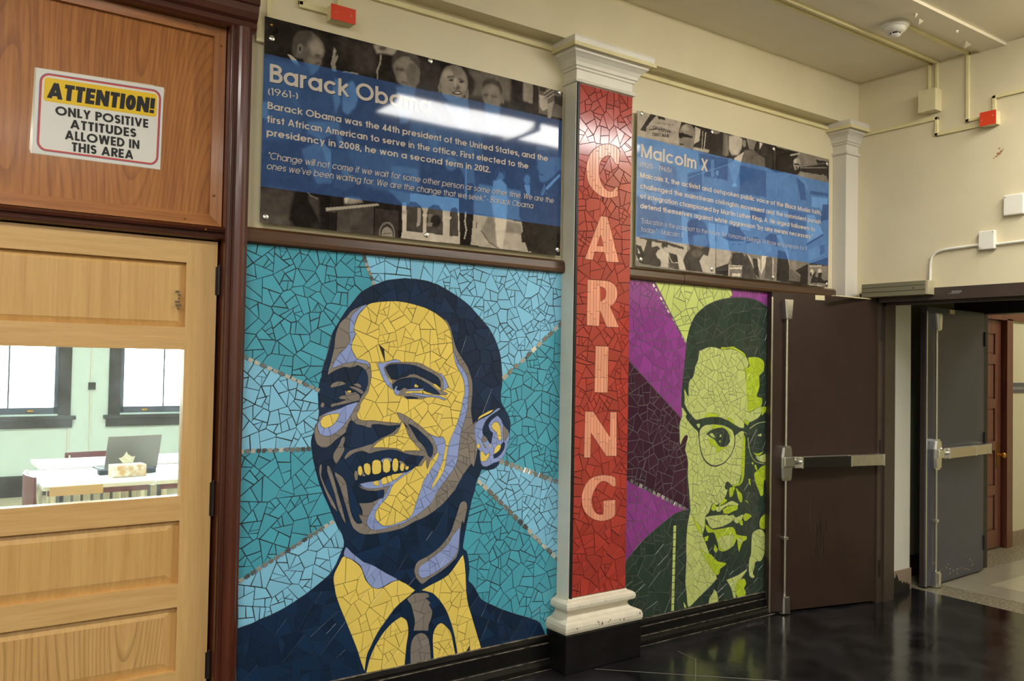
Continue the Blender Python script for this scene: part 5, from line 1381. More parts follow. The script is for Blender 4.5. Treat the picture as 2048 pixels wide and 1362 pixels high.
P1, f1 = poster('printed_panel', 'larger acrylic photo panel with a dark blue text band above the smiling portrait', (1.143, 2.690, 2.066, 2.905), YP, PAINT_A,
    ((529.8,106.5),(1123.8,241.9),(1121.7,453.1),(521,372.6)), ((50,74,116),(110,162,222)), ((543,77),(860,122),(1118,185),(530.5,434),(852.5,470),(1114,500)), .0030, 3)
b = MB(); p = at(543, 49.5, 1, YP); b.lathe([(0,-.001),(.006,-.001),(.006,0)], (p[0], YP, p[2]), 'y', 12); under(b.build('grommet', MT['brass']), P1, f1)
T = [('Barack Obama', (539.2,163.5), (861,227.5), 36.5, .172, .0022, 0), ('(1961-)', (536,189.5), (596,198.5), 14.5, .115, .0012, 0),
 ('Barack Obama was the 44th president of the United States, and the', (535,217.5), (1095.5,323), 14.2, .168, .0012, 0),
 ('first African American to serve in the office. First elected to the', (533.5,244.5), (1056.5,338), 14.2, .168, .0012, 0),
 ('presidency in 2008, he won a second term in 2012.', (533,271), (980.5,345.6), 14.2, .168, .0012, 0),
 ('"Change will not come if we wait for some other person or some other time. We are the', (535.5,317.5), (1106.7,406.5), 13.8, .105, .0010, .16),
 ("ones we've been waiting for. We are the change that we seek.\" - Barack Obama", (532.8,338), (1065.6,417.2), 13.8, .105, .0010, .16)]
for s, a, b_, c, wt, sh, sk in T: ptext(P1, f1, YP, s, a, b_, c, wt, shear=sk, shadow=sh)
P2, f2 = poster('printed_panel', 'smaller acrylic photo panel with a lighter blue text band beside the corner pilaster', (3.215, 4.967, 2.056, 2.908), YP, PAINT_B,
    ((1273.9,271.7),(1657.5,366.3),(1656.3,531.4),(1273.5,473.3)), ((46,78,130),(122,174,232)), ((1283,227),(1424,264),(1547,298),(1653.5,328),(1281,519),(1423.3,538.6),(1546,555),(1653,568.6)), .0033, 5)
T = [('Malcolm X', (1281.6,313.8), (1415.2,343.9), 26.5, .165, .0016, 0), ('(1925 - 1965)', (1280,332.9), (1342,345.5), 9.5, .105, .0008, 0),
 ('Malcolm X, the activist and outspoken public voice of the Black Muslim faith,', (1280,354.5), (1642.4,430.2), 10.4, .175, .0009, 0),
 ('challenged the mainstream civil-rights movement and the nonviolent pursuit', (1280,376.5), (1641,448.3), 10.4, .175, .0009, 0),
 ('of integration championed by Martin Luther King, Jr. He urged followers to', (1280,396.3), (1629.9,463.2), 10.4, .175, .0009, 0),
 ('defend themselves against white aggression "by any means necessary."', (1280,416), (1624.8,478.3), 10.4, .175, .0009, 0),
 ('"Education is the passport to the future, for tomorrow belongs to those who prepare for it', (1282,445.5), (1613.3,501.3), 9.8, .10, 0, .1), ('today." - Malcolm X', (1281.6,463), (1366,475), 9.8, .10, 0, .1)]
for s, a, b_, c, wt, sh, sk in T: ptext(P2, f2, YP, s, a, b_, c, wt, m=(MT['textw'] if sh else MT['textg']), shear=sk, shadow=sh)
for s, a, b_, c in (('OUR FREEDOM', (1305.5,257.5), (1341.5,266.5), 6.2), ("CAN'T WAIT!", (1305,271.5), (1338.5,275.5), 6.8)):
    ptext(P2, f2, YP, s, a, b_, c, .13, m=MT['shadowp'])
# ---------------------------------------------------------------- electrical bits on the walls
def run(name, pts, w_, h_, label, cat='raceway', group=None, ax=1, m='race'):
    """surface raceway: square-section path along 3D points lying on a wall (ax 1: wall y, ax 0: wall x, ax 2: ceiling)"""
    b = MB()
    for p, q in zip(pts[:-1], pts[1:]):
        p, q = np.array(p, float), np.array(q, float); lo, hi = np.minimum(p, q), np.maximum(p, q); e = w_/2
        for k in range(3):
            if k == ax: continue
            lo[k] -= e; hi[k] += e
        lo[ax] -= h_ if ax != 2 else h_; 
        b.box(lo[0], hi[0], lo[1], hi[1], lo[2], hi[2], b=.002)
    o = b.build(name, MT[m]); o.data.name = name
    c = Vector(pts[0]); o.data.transform(Matrix.Translation(-c)); o.location = c
    return tag(o, label, cat, group)
ZR = 3.122
def P3(px, py, ax, v): return tuple(at(px, py, ax, v))
run('cable_raceway', [(1.56, 0, 3.118), (2.64, 0, 3.118)], .022, .018, 'raceway along the beam above the larger photo panel')
run('cable_raceway', [(3.19, 0, ZR), (4.97, 0, ZR)], .022, .018, 'raceway under the beam above the smaller photo panel')
wr = MB(); wr.box(2.634, 3.196, -.190, -.181, 3.094, 3.113); wr.box(2.634, 2.6395, -.181, 0, 3.094, 3.113); wr.box(3.191, 3.196, -.181, 0, 3.094, 3.113)
o = wr.build('cable_raceway', MT['race']); tag(o, 'raceway wrapped around the capital of the red column', 'raceway')
wr = MB(); wr.box(4.966, WX, -.190, -.181, 3.094, 3.113); wr.box(4.966, 4.971, -.181, 0, 3.094, 3.113)
o = wr.build('cable_raceway', MT['race']); tag(o, 'raceway wrapped around the corner pilaster capital', 'raceway')
def box3(name, lo, hi, m, label, cat, bev=.003, extra=None, group=None):
    c = ((lo[0]+hi[0])/2, (lo[1]+hi[1])/2, lo[2]); b = MB(); b.box(lo[0]-c[0], hi[0]-c[0], lo[1]-c[1], hi[1]-c[1], 0, hi[2]-lo[2], b=bev)
    r = empty(name, c, label=label, cat=cat, group=group); b.build('box_body', MT[m] if isinstance(m, str) else m, r)
    return r, c
def screws(r, c, pts, ax, m='alu', rad=.003, sgn=-1):
    for p in pts:
        b = MB(); b.lathe([(0, .0012), (rad, .0008), (rad, -.001)], (p[0]-c[0], p[1]-c[1], p[2]-c[2]), 'xyz'[ax], 8, sign=sgn); b.build('screw', MT[m], r)
# red-faced box over the large panel
r, c = box3('fire_alarm_box', (1.418, -.052, 2.958), (1.527, 0, 3.021), 'beige', 'red-faced box above the larger photo panel', 'junction box')
b = MB(); b.box(1.416-c[0], 1.529-c[0], -.0535-c[1], -.051-c[1], 0-.001, .064); b.build('cover_plate', MT['orange'], r)
screws(r, c, [(1.438,-.0535,2.99),(1.508,-.0535,2.99)], 1)
run('cable_raceway', [(1.30, 0, 3.15), (1.30, 0, 3.005), (1.415, 0, 2.996)], .018, .016, 'raceway elbow left of the red-faced box')
run('cable_raceway', [(1.47, 0, 3.025), (1.47, 0, 3.15)], .018, .016, 'short raceway rising from the red-faced box')
r, c = box3('outlet_box', (1.112, -.022, 2.80), (1.185, 0, 2.893), 'beige', 'cream box behind the upper left corner of the larger panel', 'junction box')
run('cable_raceway', [(1.165, 0, 2.89), (1.165, 0, 3.15)], .016, .014, 'raceway rising beside the dark wood post')
# end wall runs
X0 = WX
def E(px, py): q = at(px, py, 0, WX); return (WX, q[1], q[2])
pA = E(1735, 262); pB = E(1874, 228); zA = (pA[2]+pB[2])/2
run('cable_raceway', [(X0, -.105, 3.085), (X0, -.640, 3.085), (X0, -.640, 2.985), (X0, -.925, 2.985)], .019, .016, 'raceway stepping across the end wall to the red-faced box', ax=0)
run('cable_raceway', [(X0, -.830, CEIL), (X0, -.830, 3.03), (X0, -.925, 3.03)], .019, .016, 'raceway dropping from the ceiling beside the cream box', ax=0)
run('cable_raceway', [(X0, -.985, 3.06), (X0, -.985, 3.135), (X0, -1.6, 3.135)], .019, .016, 'raceway leaving the end-wall red box to the right', ax=0)
r, c = box3('junction_box', (X0-.075, -.668, 3.125), (X0, -.555, 3.262), 'beige', 'square cream box high on the end wall', 'junction box')
screws(r, c, [(X0-.075,-.575,3.245),(X0-.075,-.60,3.245),(X0-.075,-.575,3.145),(X0-.075,-.645,3.145)], 0)
r, c = box3('fire_alarm_box', (X0-.055, -1.015, 2.965), (X0, -.925, 3.045), 'beige', 'red-faced box high on the end wall', 'junction box')
b = MB(); b.box(X0-.057-c[0], X0-.054-c[0], -1.016-c[1], -.924-c[1], -.001, .081); b.build('cover_plate', MT['orange'], r)
screws(r, c, [(X0-.057,-.935,3.0),(X0-.057,-1.0,3.015)], 0)
run('cable_raceway', [(X0, -.594, 3.262), (X0, -.594, CEIL)], .017, .016, 'left of two short raceways above the square cream box', ax=0)
run('cable_raceway', [(X0, -.640, 3.262), (X0, -.640, CEIL)], .017, .016, 'right of two short raceways above the square cream box', ax=0)
run('cable_raceway', [(1.0, -.594, CEIL), (X0, -.594, CEIL)], .017, .014, 'thinner ceiling raceway nearest the beam', ax=2)
run('cable_raceway', [(1.0, -.640, CEIL), (X0, -.640, CEIL)], .022, .018, 'thicker ceiling raceway ending above the square cream box', ax=2)
run('cable_raceway', [(4.49, -.830, CEIL), (X0, -.830, CEIL)], .019, .016, 'ceiling raceway from the smoke detector to the end wall', ax=2)
sd = empty('smoke_detector', (4.435, -.80, CEIL), label='round cream smoke detector on the ceiling', cat='smoke detector')
b = MB(); b.lathe([(.074,0),(.076,-.012),(.070,-.022),(.060,-.026)], (0,0,0), 'z', 28); b.build('detector_base', MT['white'], sd)
b = MB(); b.lathe([(.060,-.024),(.058,-.036),(.046,-.048),(.034,-.052)], (0,0,0), 'z', 28); b.build('detector_body', MT['white'], sd)
b = MB(); b.lathe([(.026,-.050),(.026,-.064)], (0,0,0), 'z', 20); b.build('sensor_chamber', MT['dark'], sd)
b = MB(); b.lathe([(.030,-.062),(.028,-.070),(.0,-.073)], (0,0,0), 'z', 20); b.build('sensor_cap', MT['white'], sd)
for i in range(6):
    a = i*math.pi/3; b = MB(); b.tube([(.031*math.cos(a), .031*math.sin(a), -.050), (.031*math.cos(a), .031*math.sin(a), -.064)], .0025, 6); b.build('cage_rib', MT['white'], sd)
# conduit and cover plates above the doors
def plate(pa, pb, label, d=.03):
    A, B = E(*pa), E(*pb); lo = (X0-d, min(A[1], B[1]), min(A[2], B[2])); hi = (X0, max(A[1], B[1]), max(A[2], B[2]))
    return box3('cover_plate_box', lo, hi, 'white', label, 'cover plate', bev=.006)
r, c = plate((1961,464), (1994,498), 'white cover plate joined to the conduit above the door operator'); screws(r, c, [(X0-.03, c[1]-.035, c[2]+.10), (X0-.03, c[1]+.035, c[2]+.012)], 0, 'dark')
r, c = plate((2011,392), (2052,428), 'white cover plate higher up near the right edge'); screws(r, c, [(X0-.03, c[1]+.045, c[2]+.105)], 0, 'dark')
pc = [E(1862,561)]+[E(*q) for q in ((1863,528),(1866,515),(1873,506),(1884,501),(1900,498),(1961,490))]
b = MB(); b.tube([(X0-.012, p[1], p[2]) for p in pc], .0085, 10); tag(b.build('bent_conduit', MT['white']), 'white conduit bending up from the door operator', 'conduit')
pc = [E(1994,489), E(2060,481)]; b = MB(); b.tube([(X0-.012, p[1], p[2]) for p in pc], .0085, 10); tag(b.build('conduit', MT['white']), 'white conduit running right from the cover plate', 'conduit')
# paint scar on the end wall
b = MB()
for px, py, s in ((1997,308,.012),(2002,303,.009),(1993,313,.007),(1988,316,.005),(2006,299,.005),(1999,297,.006)):
    q = E(px, py); b.add([(X0-.0008, q[1]+s*math.cos(a)*(1+.5*math.sin(3*a+px)), q[2]+s*.8*math.sin(a)) for a in np.linspace(0, 2*math.pi, 9)[:-1]], [tuple(range(8))])
tag(b.build('chipped_paint', mat('bare brown plaster', (168,120,76), .8), bpy.data.objects['wall_end']), kind='structure')
# ---------------------------------------------------------------- steel doors
def steel_door(name, hinge, free, paint, H=1.985):
    hx, hy = hinge; fx, fy = free; W = math.hypot(fx-hx, fy-hy); a = math.atan2(fy-hy, fx-hx)
    d = empty(name, (hx, hy, 0), a, kind='structure')
    b = MB(); b.box(0, W, -.045, 0, .012, H, b=.002); b.build('door_leaf', MT[paint], d)
    b = MB(); b.box(W-.001, W+.0015, -.040, -.012, .02, H-.04); b.build('edge_channel', MT['frame'], d)
    b = MB(); b.box(W-.009, W+.0025, -.0005, .0022, .012, H-.03); b.build('astragal_strip', MT['alu'], d)
    s = W-.10                # lock line
    # centre case
    b = MB(); b.prism([(-.038,.835),(-.030,.82),(.030,.82),(.038,.835),(.042,.90),(.042,.965),(.034,1.02),(.026,1.035),(-.026,1.035),(-.034,1.02),(-.042,.965),(-.042,.90)], lambda u, v, t: (s+u, t, v), 0, 0, .032)
    b.prism([(-.026,.835),(.026,.835),(.032,.90),(.032,.965),(.024,1.022),(-.024,1.022),(-.032,.965),(-.032,.90)], lambda u, v, t: (s+u, t, v), 0, .032, .045); cs_ = b.build('lock_case', MT['chrome'], d)
    b = MB(); b.box(s-.040, s+.040, .045, .062, .905, .965, b=.006); b.build('case_band', MT['chrome'], cs_)
    # push bar
    b = MB(); b.box(.02, s-.045, .012, .060, .898, .968, b=.003); pb = b.build('push_bar', MT['alu'], d)
    b = MB(); b.box(.30, s-.085, .060, .074, .900, .966, b=.003); b.build('push_pad', MT['alud'] if paint == 'brown' else mat('cream lit pad', (214,200,170), .3, .6), pb)  # cream stands for light reflected on the far door's pad
    b = MB(); b.box(.292, .304, .056, .078, .896, .970, b=.003); b.build('pad_end', MT['chrome'], pb)
    b = MB(); b.box(s-.092, s-.080, .054, .078, .896, .970, b=.003); b.build('pad_end', MT['chrome'], pb)
    b = MB(); b.box(.008, .026, .0, .063, .894, .972, b=.004); b.build('end_cap', MT['chrome'], pb)
    b = MB(); b.tube([(s-.04,.04,.935),(s-.085,.04,.935)], .024, 14); b.build('pivot_barrel', MT['chrome'], pb)
    for z0, z1 in ((.10, .82), (1.035, H-.16)):
        b = MB(); b.tube([(s, .022, z0), (s, .022, z1)], .0075, 10); b.build('vertical_rod', MT['alu'], d)
    b = MB(); b.box(s-.016, s+.016, 0, .036, .455, .475, b=.003); b.build('rod_guide', MT['alu'], d)
    for z0, z1 in ((H-.165, H-.045), (.006, .115)):
        b = MB(); t = .7 if z0 > 1 else 1; u = 1 if z0 > 1 else .8
        b.prism([(-.030*t, z0), (.030*t, z0), (.032*u, z1), (-.032*u, z1)], lambda p_, q_, r_: (s+p_, r_, q_), 0, 0, .04)
        b.prism([(-.020*t, z0+.006), (.020*t, z0+.006), (.024*u, z1-.008), (-.024*u, z1-.008)], lambda p_, q_, r_: (s+p_, r_, q_), 0, .04, .05); b.build('latch_cover', MT['chrome'], d)
    b = MB(); b.box(s-.31, s-.235, -.0005, .003, H-.035, H-.004, b=.001); sp = b.build('strike_plate', MT['beige'], d)
    for k in (0, 1, 2):
        b = MB(); z = (.22, 1.0, 1.76)[k]; b.tube([(-.004, .004, z-.055), (-.004, .004, z+.055)], .008, 8); b.build('hinge', MT['dark'], d)
    return d
d2 = steel_door('door_2', (5.203, -.258), (4.357, -.050), 'brown')
d3 = steel_door('door_3', (6.690, -.212), (5.800, -.250), 'grey', 1.962)
# scratches low on the two leaves
b = MB(); rs = random.Random(4)
for i in range(46):
    x = rs.uniform(.15, .8); z = .04+abs(rs.gauss(0, .05)); s = rs.uniform(.002, .009); b.box(x, x+s*rs.uniform(1, 3), .0004, .0012, z, z+s)
b.build('chipped_paint', mat('chipped primer', (170,156,124), .6), d3)['kind'] = 'structure'
b = MB()
for i in range(7):
    x = rs.uniform(.25, .6); z = rs.uniform(.25, .7); b.box(x, x+.0012, .0002, .0008, z, z+rs.uniform(.04, .15))
b.build('scratch', mat('scratch mark', (104,86,70), .6), d2)['kind'] = 'structure'
b = MB()
for i in range(9):
    x = rs.uniform(.42, .52); z = rs.uniform(.30, .5); b.box(x, x+.004, .0002, .0007, z, z+rs.uniform(.06, .2))
b.build('scuff_mark', mat('dark scuff', (24,18,16), .6), d2)['kind'] = 'structure'
# door frame of the end wall opening
fr = MB(); fr.box(WX-.012, WX+.17, -.262, -.205, 0, 2.03); fr.box(WX-.012, WX+.17, -2.36, -.205, 1.955, 2.03); fr.box(WX-.012, WX+.17, -2.36, -2.30, 0, 2.03)
fr.box(WX+.05, WX+.065, -2.30, -.262, 1.935, 1.955); fr.box(WX+.05, WX+.17, -.275, -.262, 0, 1.955)
tr = struct('trim_6', fr, MT['frame'])
b = MB(); b.box(WX-.0135, WX-.012, -.80, -.74, 1.992, 2.004); b.box(WX-.0135, WX-.012, -.79, -.72, 1.985, 1.99); struct('scraped_paint', b, mat('scraped grey', (120,116,112), .5), tr)
op = empty('door_operator', (WX, -.40, 1.985), label='long bronze door-operator box over the open steel door', cat='door operator')
b = MB(); b.box(-.085, -.002, -.215, .215, 0, .088, b=.003); b.build('housing', MT['opbox'], op)
b = MB(); b.box(-.0855, .0, -.232, -.2155, .001, .087, b=.002); b.build('end_plate', mat('lighter end plate', (196,186,150), .4, .3), op)
b = MB(); b.box(-.0858, -.085, -.215, .215, .030, .033); b.box(-.0858, -.085, -.215, .215, .060, .062); b.build('housing_groove', MT['dark'], op)
b = MB(); b.lathe([(0,-.003),(.004,-.003),(.004,.001)], (-.085,-.14,.045), 'x', 8); b.build('set_screw', MT['dark'], op)
b = MB(); b.box(-.45, -.02, .16, .19, -.012, -.006); b.build('closer_arm', MT['beige'], op)
b = MB(); b.box(-.06, -.02, .222, .245, .0, .03, b=.003); b.build('arm_knuckle', MT['dark'], op)
# ---------------------------------------------------------------- vestibule and corridor beyond
sw = MB(); sw.box(WX+.16, 5.70, -.19, .12, 0, 2.26); swo = struct('wall_vestibule', sw, MT['wallw'])
tb = MB(); tb.box(WX+.16, 5.708, -.200, -.19, 0, .150, b=.003); to = struct('baseboard_vestibule', tb, MT['terrb'])
bk = MB(); rs = random.Random(2); pts = [(5.352, .0)]; hts = [.055,.06,.045,.07,.06,.085,.105,.12,.10,.13,.10,.075,.08,.055,.07,.05,.06,.04,.045]
pts += [(5.352+i*.0185, h) for i, h in enumerate(hts)]+[(5.352+18*.0185, 0)]
bk.prism(pts, lambda u, v, t: (u, t, v), 0, -.2015, -.1995); struct('spilled_paint', bk, MT['black'], to)
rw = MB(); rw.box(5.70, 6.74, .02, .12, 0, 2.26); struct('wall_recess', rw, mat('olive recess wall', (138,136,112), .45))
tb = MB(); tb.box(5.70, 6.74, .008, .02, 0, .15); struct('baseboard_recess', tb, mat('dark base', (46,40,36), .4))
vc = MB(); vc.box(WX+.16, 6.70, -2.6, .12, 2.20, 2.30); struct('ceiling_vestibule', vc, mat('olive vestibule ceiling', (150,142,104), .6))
hd = MB(); hd.box(6.70, 6.86, -2.6, .12, 1.955, 3.1); hd.box(6.70, 6.86, -.16, .12, 0, 1.955); struct('trim_7', hd, MT['dark'])
sv = MB(); sv.box(WX+.16, 6.70, -2.7, -2.6, 0, 2.3); struct('wall_vestibule_right', sv, MT['wallw'])
fw = MB(); fw.box(6.86, 7.10, .12, .25, 0, 3.1); fw.box(7.10, 7.30, .12, .186, 1.97, 3.1); fw.box(6.86, 7.76, .186, .25, 0, 3.1); fw.box(7.30, 7.76, .13, .25, 1.97, 3.1); fw.box(7.76, 11, .12, .25, 0, 3.1); struct('wall_corridor', fw, MT['far'])
struct('wall_corridor_end', MB().box(11, 11.1, -6.7, .25, 0, 3.1), MT['far']); struct('ceiling_corridor', MB().box(6.70, 11, -6.7, .25, 3.1, 3.2), MT['ceil']); struct('wall_corridor_near', MB().box(6.76, 6.86, -6.7, -2.6, 0, 3.1), MT['far']); struct('wall_corridor_side', MB().box(6.8, 11, -6.8, -6.7, 0, 3.1), MT['far'])
struct('baseboard_corridor', MB().box(7.85, 11, .104, .12, 0, .125), MT['terrb'])
d4 = empty('door_4', (7.12, .15, 0), kind='structure')
b = MB(); b.box(0, .625, 0, .035, .004, 1.965)
b.build('door_leaf', MT['redwood'], d4)
PZ = [(1.66,1.84),(1.28,1.58),(.92,1.20),(.54,.84),(.16,.46)]
b = MB(); b.box(0, .10, -.012, 0, .01, 1.955); b.box(.50, .60, -.012, 0, .01, 1.955)
zz = [1.955]+[v for p in PZ for v in p[::-1]]+[.01]
for i in range(0, len(zz), 2): b.box(.10, .50, -.012, 0, zz[i+1], zz[i])
b.build('stile_and_rail', MT['redwood'], d4)
for z0, z1 in PZ:
    b = MB(); b.box(.115, .485, -.005, 0, z0+.015, z1-.015, b=.003); b.build('door_panel', MT['redwood'], d4)
b = MB(); b.box(.535, .565, -.016, -.012, .70, .90); b.build('lock_plate', MT['brass'], d4)
b = MB(); b.lathe([(.008,0),(.008,.03),(.020,.036),(.026,.048),(.020,.060),(0,.064)], (.55,-.016,.80), 'y', 16, sign=-1); b.build('door_knob', MT['brass'], d4)
t8 = MB(); t8.box(7.745, 7.85, .095, .16, 0, 1.97); t8.box(7.06, 11, .095, .13, 1.96, 2.03); t8.box(7.03, 7.12, .095, .16, 0, 1.97); struct('trim_8', t8, MT['redwood'])
sg = empty('room_sign', (7.96, .12, 1.33), label='small grey room sign on the corridor wall', cat='sign'); b = MB(); b.box(-.12, .16, -.008, 0, 0, .09, b=.003); b.build('sign_plate', MT['sign'], sg)
o = text_on('lettering', 'DEPOSITORY', (-.09, .03), (.13, .03), .022, .16, lambda u, v: (u, -.0088, v), MT['textg'], sg)
# ceiling fixtures; the corridor pair is unseen, added to light the space beyond
def fixture(x, y, z, L, Wd, m, label, group=None):
    r = empty('ceiling_light', (x, y, z), label=label, cat='ceiling light', group=group)
    b = MB(); b.box(0, L, -Wd/2, Wd/2, -.018, 0); b.box(0, .012, -Wd/2, Wd/2, -.075, -.018); b.box(L-.012, L, -Wd/2, Wd/2, -.075, -.018); b.build('lamp_housing', MT['white'], r)
    n = 10; pf = [(-Wd/2+.01+(Wd-.02)*i/n, -.020-.052*math.sin(math.pi*i/n)**.5) for i in range(n+1)]
    b = MB(); b.prism(pf, lambda u, v, t: (t, u, v), 0, .012, L-.012); b.build('lamp_lens', MT[m], r); return r
fixture(8.0, -1.2, 3.1, 1.2, .4, 'lampf', 'corridor ceiling light beyond the doors')
fixture(8.0, -4.2, 3.1, 1.2, .4, 'lampf', 'second corridor ceiling light beyond the doors')
fixture(2.78, -2.24, CEIL, 1.22, .44, 'lamp', 'fluorescent ceiling light reflected in the larger photo panel')
fixture(4.03, -2.24, CEIL, 1.12, .44, 'lamp', 'fluorescent ceiling light nearest the end wall')
for i, (x, y) in enumerate(((-1.2, -2.24), (-3.9, -2.24), (-1.2, -5.0), (-3.9, -5.0), (.35, -5.0))):  # unseen fixtures placed for overall light; the last is added as fill
    fixture(x, y, CEIL, 1.22, .44, 'lamp', ['fluorescent light left of the doorway', 'fluorescent light at the far left', 'fluorescent light behind the viewer', 'fluorescent light at the back left', 'fluorescent light directly behind the viewer'][i])
# ---------------------------------------------------------------- oak partition with the classroom door
wp = MB(); wp.box(1.000, 1.086, -.055, .15, 0, 2.83)
n = 8; pf = [(1.022+.056*(1-math.cos(math.pi*i/n))/2, -.055-.022*math.sin(math.pi*i/n)) for i in range(n+1)]
wp.prism(pf, lambda u, v, t: (u, v, t), 0, 0, 2.825); wp.box(1.003, 1.012, -.063, -.055, 0, 2.825, b=.002)
struct('trim_9', wp, MT['mahog'])
wp = MB(); wp.box(.985, 1.001, .046, .10, 0, 1.99); wp.box(.06, .10, .046, .10, 0, 1.99); wp.box(.06, 1.001, .046, .10, 1.965, 2.0); struct('trim_13', wp, MT['dark'])  # dark door stops added to close light leaks at the door edges
wp = MB(); wp.box(-.02, .075, -.055, .15, 0, 2.83); struct('trim_10', wp, MT['mahog'])
cr = MB(); cr.prism([(.05,2.82),(-.060,2.82),(-.066,2.83),(-.066,2.85),(-.076,2.862),(-.086,2.885),(-.09,2.91),(-.10,2.915),(-.10,2.945),(.05,2.945)], lambda u, v, t: (t, u, v), 0, -.04, 1.100)
struct('trim_11', cr, MT['mahogh'])
tr_ = MB(); tr_.prism([(.10,1.979),(-.022,1.979),(-.034,1.985),(-.036,1.992),(-.026,1.996),(-.028,2.004),(-.040,2.008),(-.044,2.018),(-.036,2.026),(-.018,2.030),(.10,2.030)], lambda u, v, t: (t, u, v), 0, .075, 1.0)
struct('trim_12', tr_, MT['mahogh'])
tp = empty('wall_transom', (.075, .0, 2.03), kind='structure')
b = MB(); b.box(0, .925, .012, .03, 0, .80); b.build('plywood_sheet', MT['ply'], tp)
b = MB()
def mould(x0, x1, z0, z1, w_, y0=.012, y1=-.010):
    """mitred frame: four bars"""
    o_ = []
    for (ax_, az_, bx_, bz_, ix, iz, jx, jz) in ((x0,z0,x1,z0,x0+w_,z0+w_,x1-w_,z0+w_),(x1,z0,x1,z1,x1-w_,z0+w_,x1-w_,z1-w_),(x1,z1,x0,z1,x1-w_,z1-w_,x0+w_,z1-w_),(x0,z1,x0,z0,x0+w_,z1-w_,x0+w_,z0+w_)):
        m_ = MB(); m_.add([(ax_,y0,az_),(bx_,y0,bz_),(jx,y0,jz),(ix,y0,iz),(ax_,y1,az_),(bx_,y1,bz_),(jx,y1+.006,jz),(ix,y1+.006,iz)], [(3,2,1,0),(4,5,6,7),(0,1,5,4),(1,2,6,5),(2,3,7,6),(3,0,4,7)]); o_.append(m_)
    return o_
for i, m_ in enumerate(mould(.012, .922, .004, .800, .045)): m_.build('frame_moulding', MT['plyh' if i % 2 == 0 else 'plyt'], tp)
for px, py in ((391,51),(442,92),(428,391),(370,437),(407,461)):
    q = at(px, py, 1, -.011); b = MB(); b.lathe([(0,-.002),(.004,-.0015),(.004,.001)], (q[0]-.075, -.0095 if py < 460 else -.043, q[2]-2.03), 'y', 8); b.build('screw', MT['brass'], tp)
# sign taped to the transom
SQ = [at(*p, 1, .005) for p in ((73,134.6),(328.4,174.4),(320.6,338.3),(64.5,304.8))]
TL, TR, BR, BL = [np.array((p[0], p[2])) for p in SQ]
def S2(u, v):   # unit square (v down) on the sheet
    p = (TL*(1-u)+TR*u)*(1-v)+(BL*(1-u)+BR*u)*v; return float(p[0]), float(p[1])
sgn = empty('warning_sign', (float(BL[0]), .0, float(BL[1])), label='white and yellow ATTENTION sign taped to the wood transom', cat='sign'); so = Matrix.Translation((-float(BL[0]), 0, -float(BL[1])))
def flat(name, pts, y, m): b = MB(); b.prism(pts, lambda u, v, t: (u, t, v), 0, y, y+.0008); return under(b.build(name, m), sgn, so)
flat('paper_sheet', [S2(0,0), S2(1,0), S2(1,1), S2(0,1)], .0095, mat('sign paper', (228,226,218), .4))
flat('clear_tape', [S2(-.012,-.004), S2(.9,-.012), S2(1.01,.02), S2(1.0,.15), S2(1.004,1.006), S2(-.012,1.006), S2(-.022,.95)], .0108, mat('laminate edge', (206,196,168), .12))
def rrect(u0, u1, v0, v1, ru, rv):
    out = []
    for cu, cv, a0 in ((u1-ru, v0+rv, -90), (u1-ru, v1-rv, 0), (u0+ru, v1-rv, 90), (u0+ru, v0+rv, 180)):
        out += [S2(cu+ru*math.cos(math.radians(a0+i*15)), cv+rv*math.sin(math.radians(a0+i*15))) for i in range(7)]
    return out
def ringflat(name, A, B, y, m):
    b = MB(); n = len(A); b.add([(p[0], y, p[1]) for p in A+B], [(i, (i+1) % n, n+(i+1) % n, n+i) for i in range(n)]); return under(b.build(name, m), sgn, so)
ringflat('red_border', rrect(.035, .975, .05, .955, .065, .10), rrect(.047, .963, .068, .937, .055, .085), .0091, mat('red border ink', (206,72,52), .4))
ringflat('blue_border', rrect(.028, .982, .042, .963, .07, .11), rrect(.035, .975, .05, .955, .065, .10), .0091, mat('purple border ink', (112,96,140), .4))
flat('yellow_banner', rrect(.062, .948, .095, .375, .025, .04), .0088, mat('yellow banner ink', (236,196,10), .4))
for s, u0, u1, v, ch, wt, sk, gp in (('ATTENTI0N!', .085, .925, .335, .19, .25, .10, .05), ('ONLY POSITIVE', .155, .885, .52, .108, .21, .0, .10), ('ATTITUDES', .27, .79, .655, .108, .21, 0, .10), ('ALLOWED IN', .235, .82, .79, .108, .21, 0, .10), ('THIS AREA', .29, .775, .922, .108, .21, 0, .10)):
    a_, b_ = S2(u0, v), S2(u1, v); cp = S2(u0, v-ch); cap = math.hypot(cp[0]-a_[0], cp[1]-a_[1])
    under(text_on('lettering', s, a_, b_, cap, wt, lambda u, v: (u, .0085, v), MT['textb'], None, sk, gap=gp), sgn, so)
